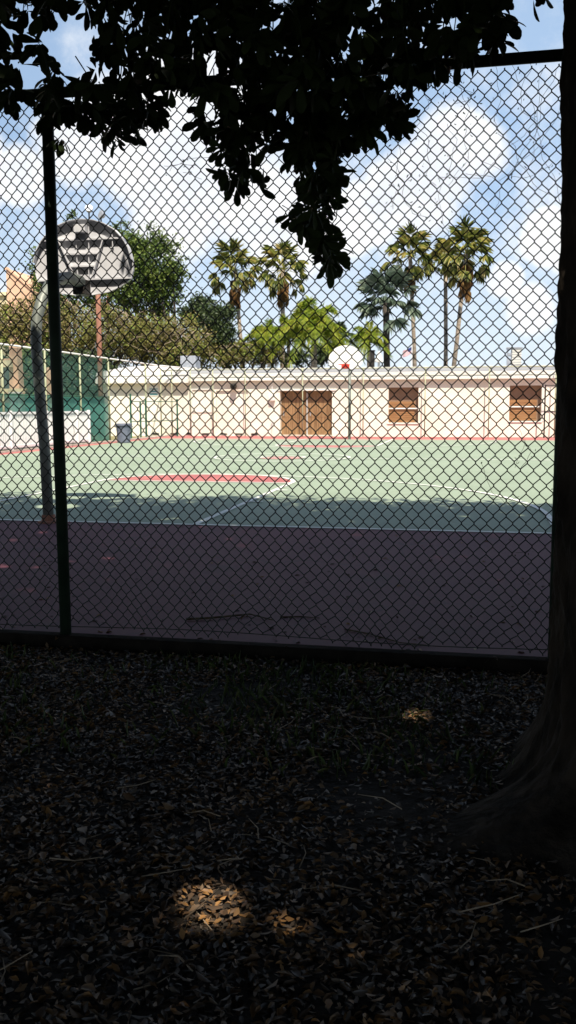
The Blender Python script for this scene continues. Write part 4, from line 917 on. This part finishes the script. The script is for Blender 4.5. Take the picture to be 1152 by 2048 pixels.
def fan_palm(label, top, base_px, Y, R_m, mt, skirt=True, trunk_r=0.13, mtrunk=None, n_leaf=34, name='fan_palm', group='tall fan palms behind the roof', fuller=False, seed=0):
    global R_
    R_ = random.Random(seed+100)
    c = at(top[0], top[1], Y); b = at(base_px[0], base_px[1], Y); b0 = c+(b-c)*(c[2]/(c[2]-b[2]))
    t = empty(name, (b0[0],Y,0), label, 'palm tree', group)
    mid = (c*0.5+b0*0.5)+np.array([R_.uniform(-0.06,0.06),0,0])
    MB().tube([tuple(b0),tuple(mid),tuple(c)], [trunk_r*1.35,trunk_r,trunk_r*0.95], 12).build('trunk', mtrunk or M['palm_trunk'], t, True)
    dirs = []
    for k in range(n_leaf):
        f_ = k/n_leaf; el = rad(86)-f_*rad(138 if skirt else 112)+R_.gauss(0,0.10); az = k*2.39996+R_.uniform(-.3,.3)
        dirs.append(np.array([math.cos(az)*math.cos(el), math.sin(az)*math.cos(el), math.sin(el)]))
    p, d, nn_, L, W_, pet = fan_blades(c, dirs, R_m*0.56, R_m*0.44, 15 if not fuller else 20, 2.5 if not fuller else 3.2, 0.40 if not fuller else 0.2)
    V, F = place(T_SEG, p, d, nn_, L, W_); np_mesh('crown', V, F, mt, t)
    m = MB()
    for a, e in pet: m.tube([tuple(a), tuple((a+e)/2+np.array([0,0,0.05])), tuple(e)], [0.03,0.022,0.014], 4, False)
    m.build('leaf_stalks', M['palm_leaf'] if not fuller else M['bismarck'], t)
    if skirt:
        dirs = []; cs_ = []
        P_, D_, N_, L_, Wd_ = [], [], [], [], []
        for k in range(36):
            az = R_.uniform(0,6.283); dv = np.array([math.cos(az)*0.42, math.sin(az)*0.42, -1.0])
            cc = c+np.array([0,0,-R_.uniform(0.05,1.0)*R_m*0.72])
            q = fan_blades(cc, [dv], R_m*0.20, R_m*0.40, 8, 1.0, 0.6); P_.append(q[0]); D_.append(q[1]); N_.append(q[2]); L_.append(q[3]); Wd_.append(q[4])
        V, F = place(T_SEG, np.concatenate(P_), np.concatenate(D_), np.concatenate(N_), np.concatenate(L_), np.concatenate(Wd_)); np_mesh('dead_fronds', V, F, M['palm_dead'], t)
    return t
fan_palm('tall fan palm with brown skirt, first from the left', (470,540), (482,690), 50, 2.00, M['palm_leaf'], n_leaf=27, seed=1)
fan_palm('tall fan palm with yellowing skirt above the biggest feather palm', (566,540), (566,700), 50, 1.95, M['palm_leaf'], trunk_r=0.15, n_leaf=31, seed=2)
fan_palm('tall fan palm with golden skirt rising behind the silver palm', (820,512), (828,730), 50, 1.95, M['palm_leaf'], n_leaf=25, seed=3)
fan_palm('slender fan palm without skirt between two skirted palms', (891,530), (890,730), 54, 1.81, M['palm_leaf'], skirt=False, trunk_r=0.14, n_leaf=19, seed=4)
fan_palm('tall leaning fan palm with brown skirt, rightmost of the palms', (932,508), (907,730), 50, 2.28, M['palm_leaf'], trunk_r=0.14, n_leaf=29, seed=5)
fan_palm('broad silver grey fan palm with thick dark trunk', (772,606), (773,735), 46, 2.3, M['bismarck'], skirt=False, trunk_r=0.20, mtrunk=M['dark_trunk'], n_leaf=24, name='silver_palm', group='ornamental palms', fuller=True, seed=6)
def feather_palm(label, top, Y, R_m, mt, seed, n_fr=16, trunks=1, tm=None):
    global R_
    R_ = random.Random(seed); c = at(top[0], top[1], Y)
    t = empty('feather_palm', (c[0],Y,0), label, 'palm tree', 'feather palms behind the roof')
    P_, D_, N_, L_, st = [], [], [], [], MB()
    for k in range(n_fr):
        az = k*2.39996+R_.uniform(-.2,.2); el = rad(R_.uniform(-12,88)); h = np.array([math.cos(az),math.sin(az),0]); prev = None; pts = []
        Lf = R_m*R_.uniform(0.75,1.25); c0 = c+np.array([R_.gauss(0,0.15),R_.gauss(0,0.15),R_.uniform(-0.5,0.3)])
        for i in range(15):
            s_ = i/14; q = c0+h*Lf*s_*math.cos(el)+np.array([0,0,Lf*(s_*math.sin(el)-0.62*s_**2.2)])
            pts.append(q)
        st.tube([tuple(q) for q in pts], list(np.linspace(0.03,0.008,15)), 4, False)
        for i in range(2, 15):
            tg = pts[i]-pts[i-1]; tg /= np.linalg.norm(tg); sd = np.cross(tg, np.array([0,0,1.0])); sd /= max(np.linalg.norm(sd),1e-3)
            for j in range(6):
                q = pts[i-1]+(pts[i]-pts[i-1])*j/3
                for sg in (-1,1):
                    P_.append(q); D_.append(sd*sg*0.7+tg*0.6+np.array([R_.gauss(0,.2),R_.gauss(0,.2),-0.45+R_.gauss(0,.4)])); N_.append(np.array([R_.gauss(0,.3),R_.gauss(0,.3),1])); L_.append(R_m*0.22*(1-0.5*abs(i/14-0.45))*R_.uniform(0.8,1.2))
    L_ = np.array(L_); V, F = place(SIMPLE, np.array(P_), np.array(D_), np.array(N_), L_, L_*0.075); np_mesh('crown', V, F, mt, t)
    st.build('leaf_stalks', mt, t)
    m = MB()
    for k in range(trunks): m.tube([(c[0]+(k-trunks/2+0.5)*0.35,Y,-0.1),(c[0]+(k-trunks/2+0.5)*0.25,Y,c[2]*0.5),(c[0],Y,c[2])], [0.16,0.12,0.10], 8)
    m.build('trunk', tm or M['palm_trunk'], t, True)
feather_palm('bright yellow green feather palm, largest of its kind, above the wooden doors', (628,648), 45, 2.5, M['feather'], 21, 40, 2)
feather_palm('yellow feather palm with drooping fronds below the second fan palm', (577,668), 47, 2.0, M['feather'], 22, 30, 1)
feather_palm('pale green feather palm between the first two fan palms', (527,678), 46, 1.8, M['feather'], 23, 28, 1)
feather_palm('small green feather palm in front of the silver palm', (738,672), 44.5, 1.45, M['feather'], 24, 26, 1)
feather_palm('dark feather palm half hidden at the right of the largest feather palm', (676,680), 51, 1.8, M['feather_dark'], 25, 26, 1)
feather_palm('dark slim feather palm low behind the roof right of the first fan palm', (545,700), 53, 1.2, M['feather_dark'], 26, 14, 1)
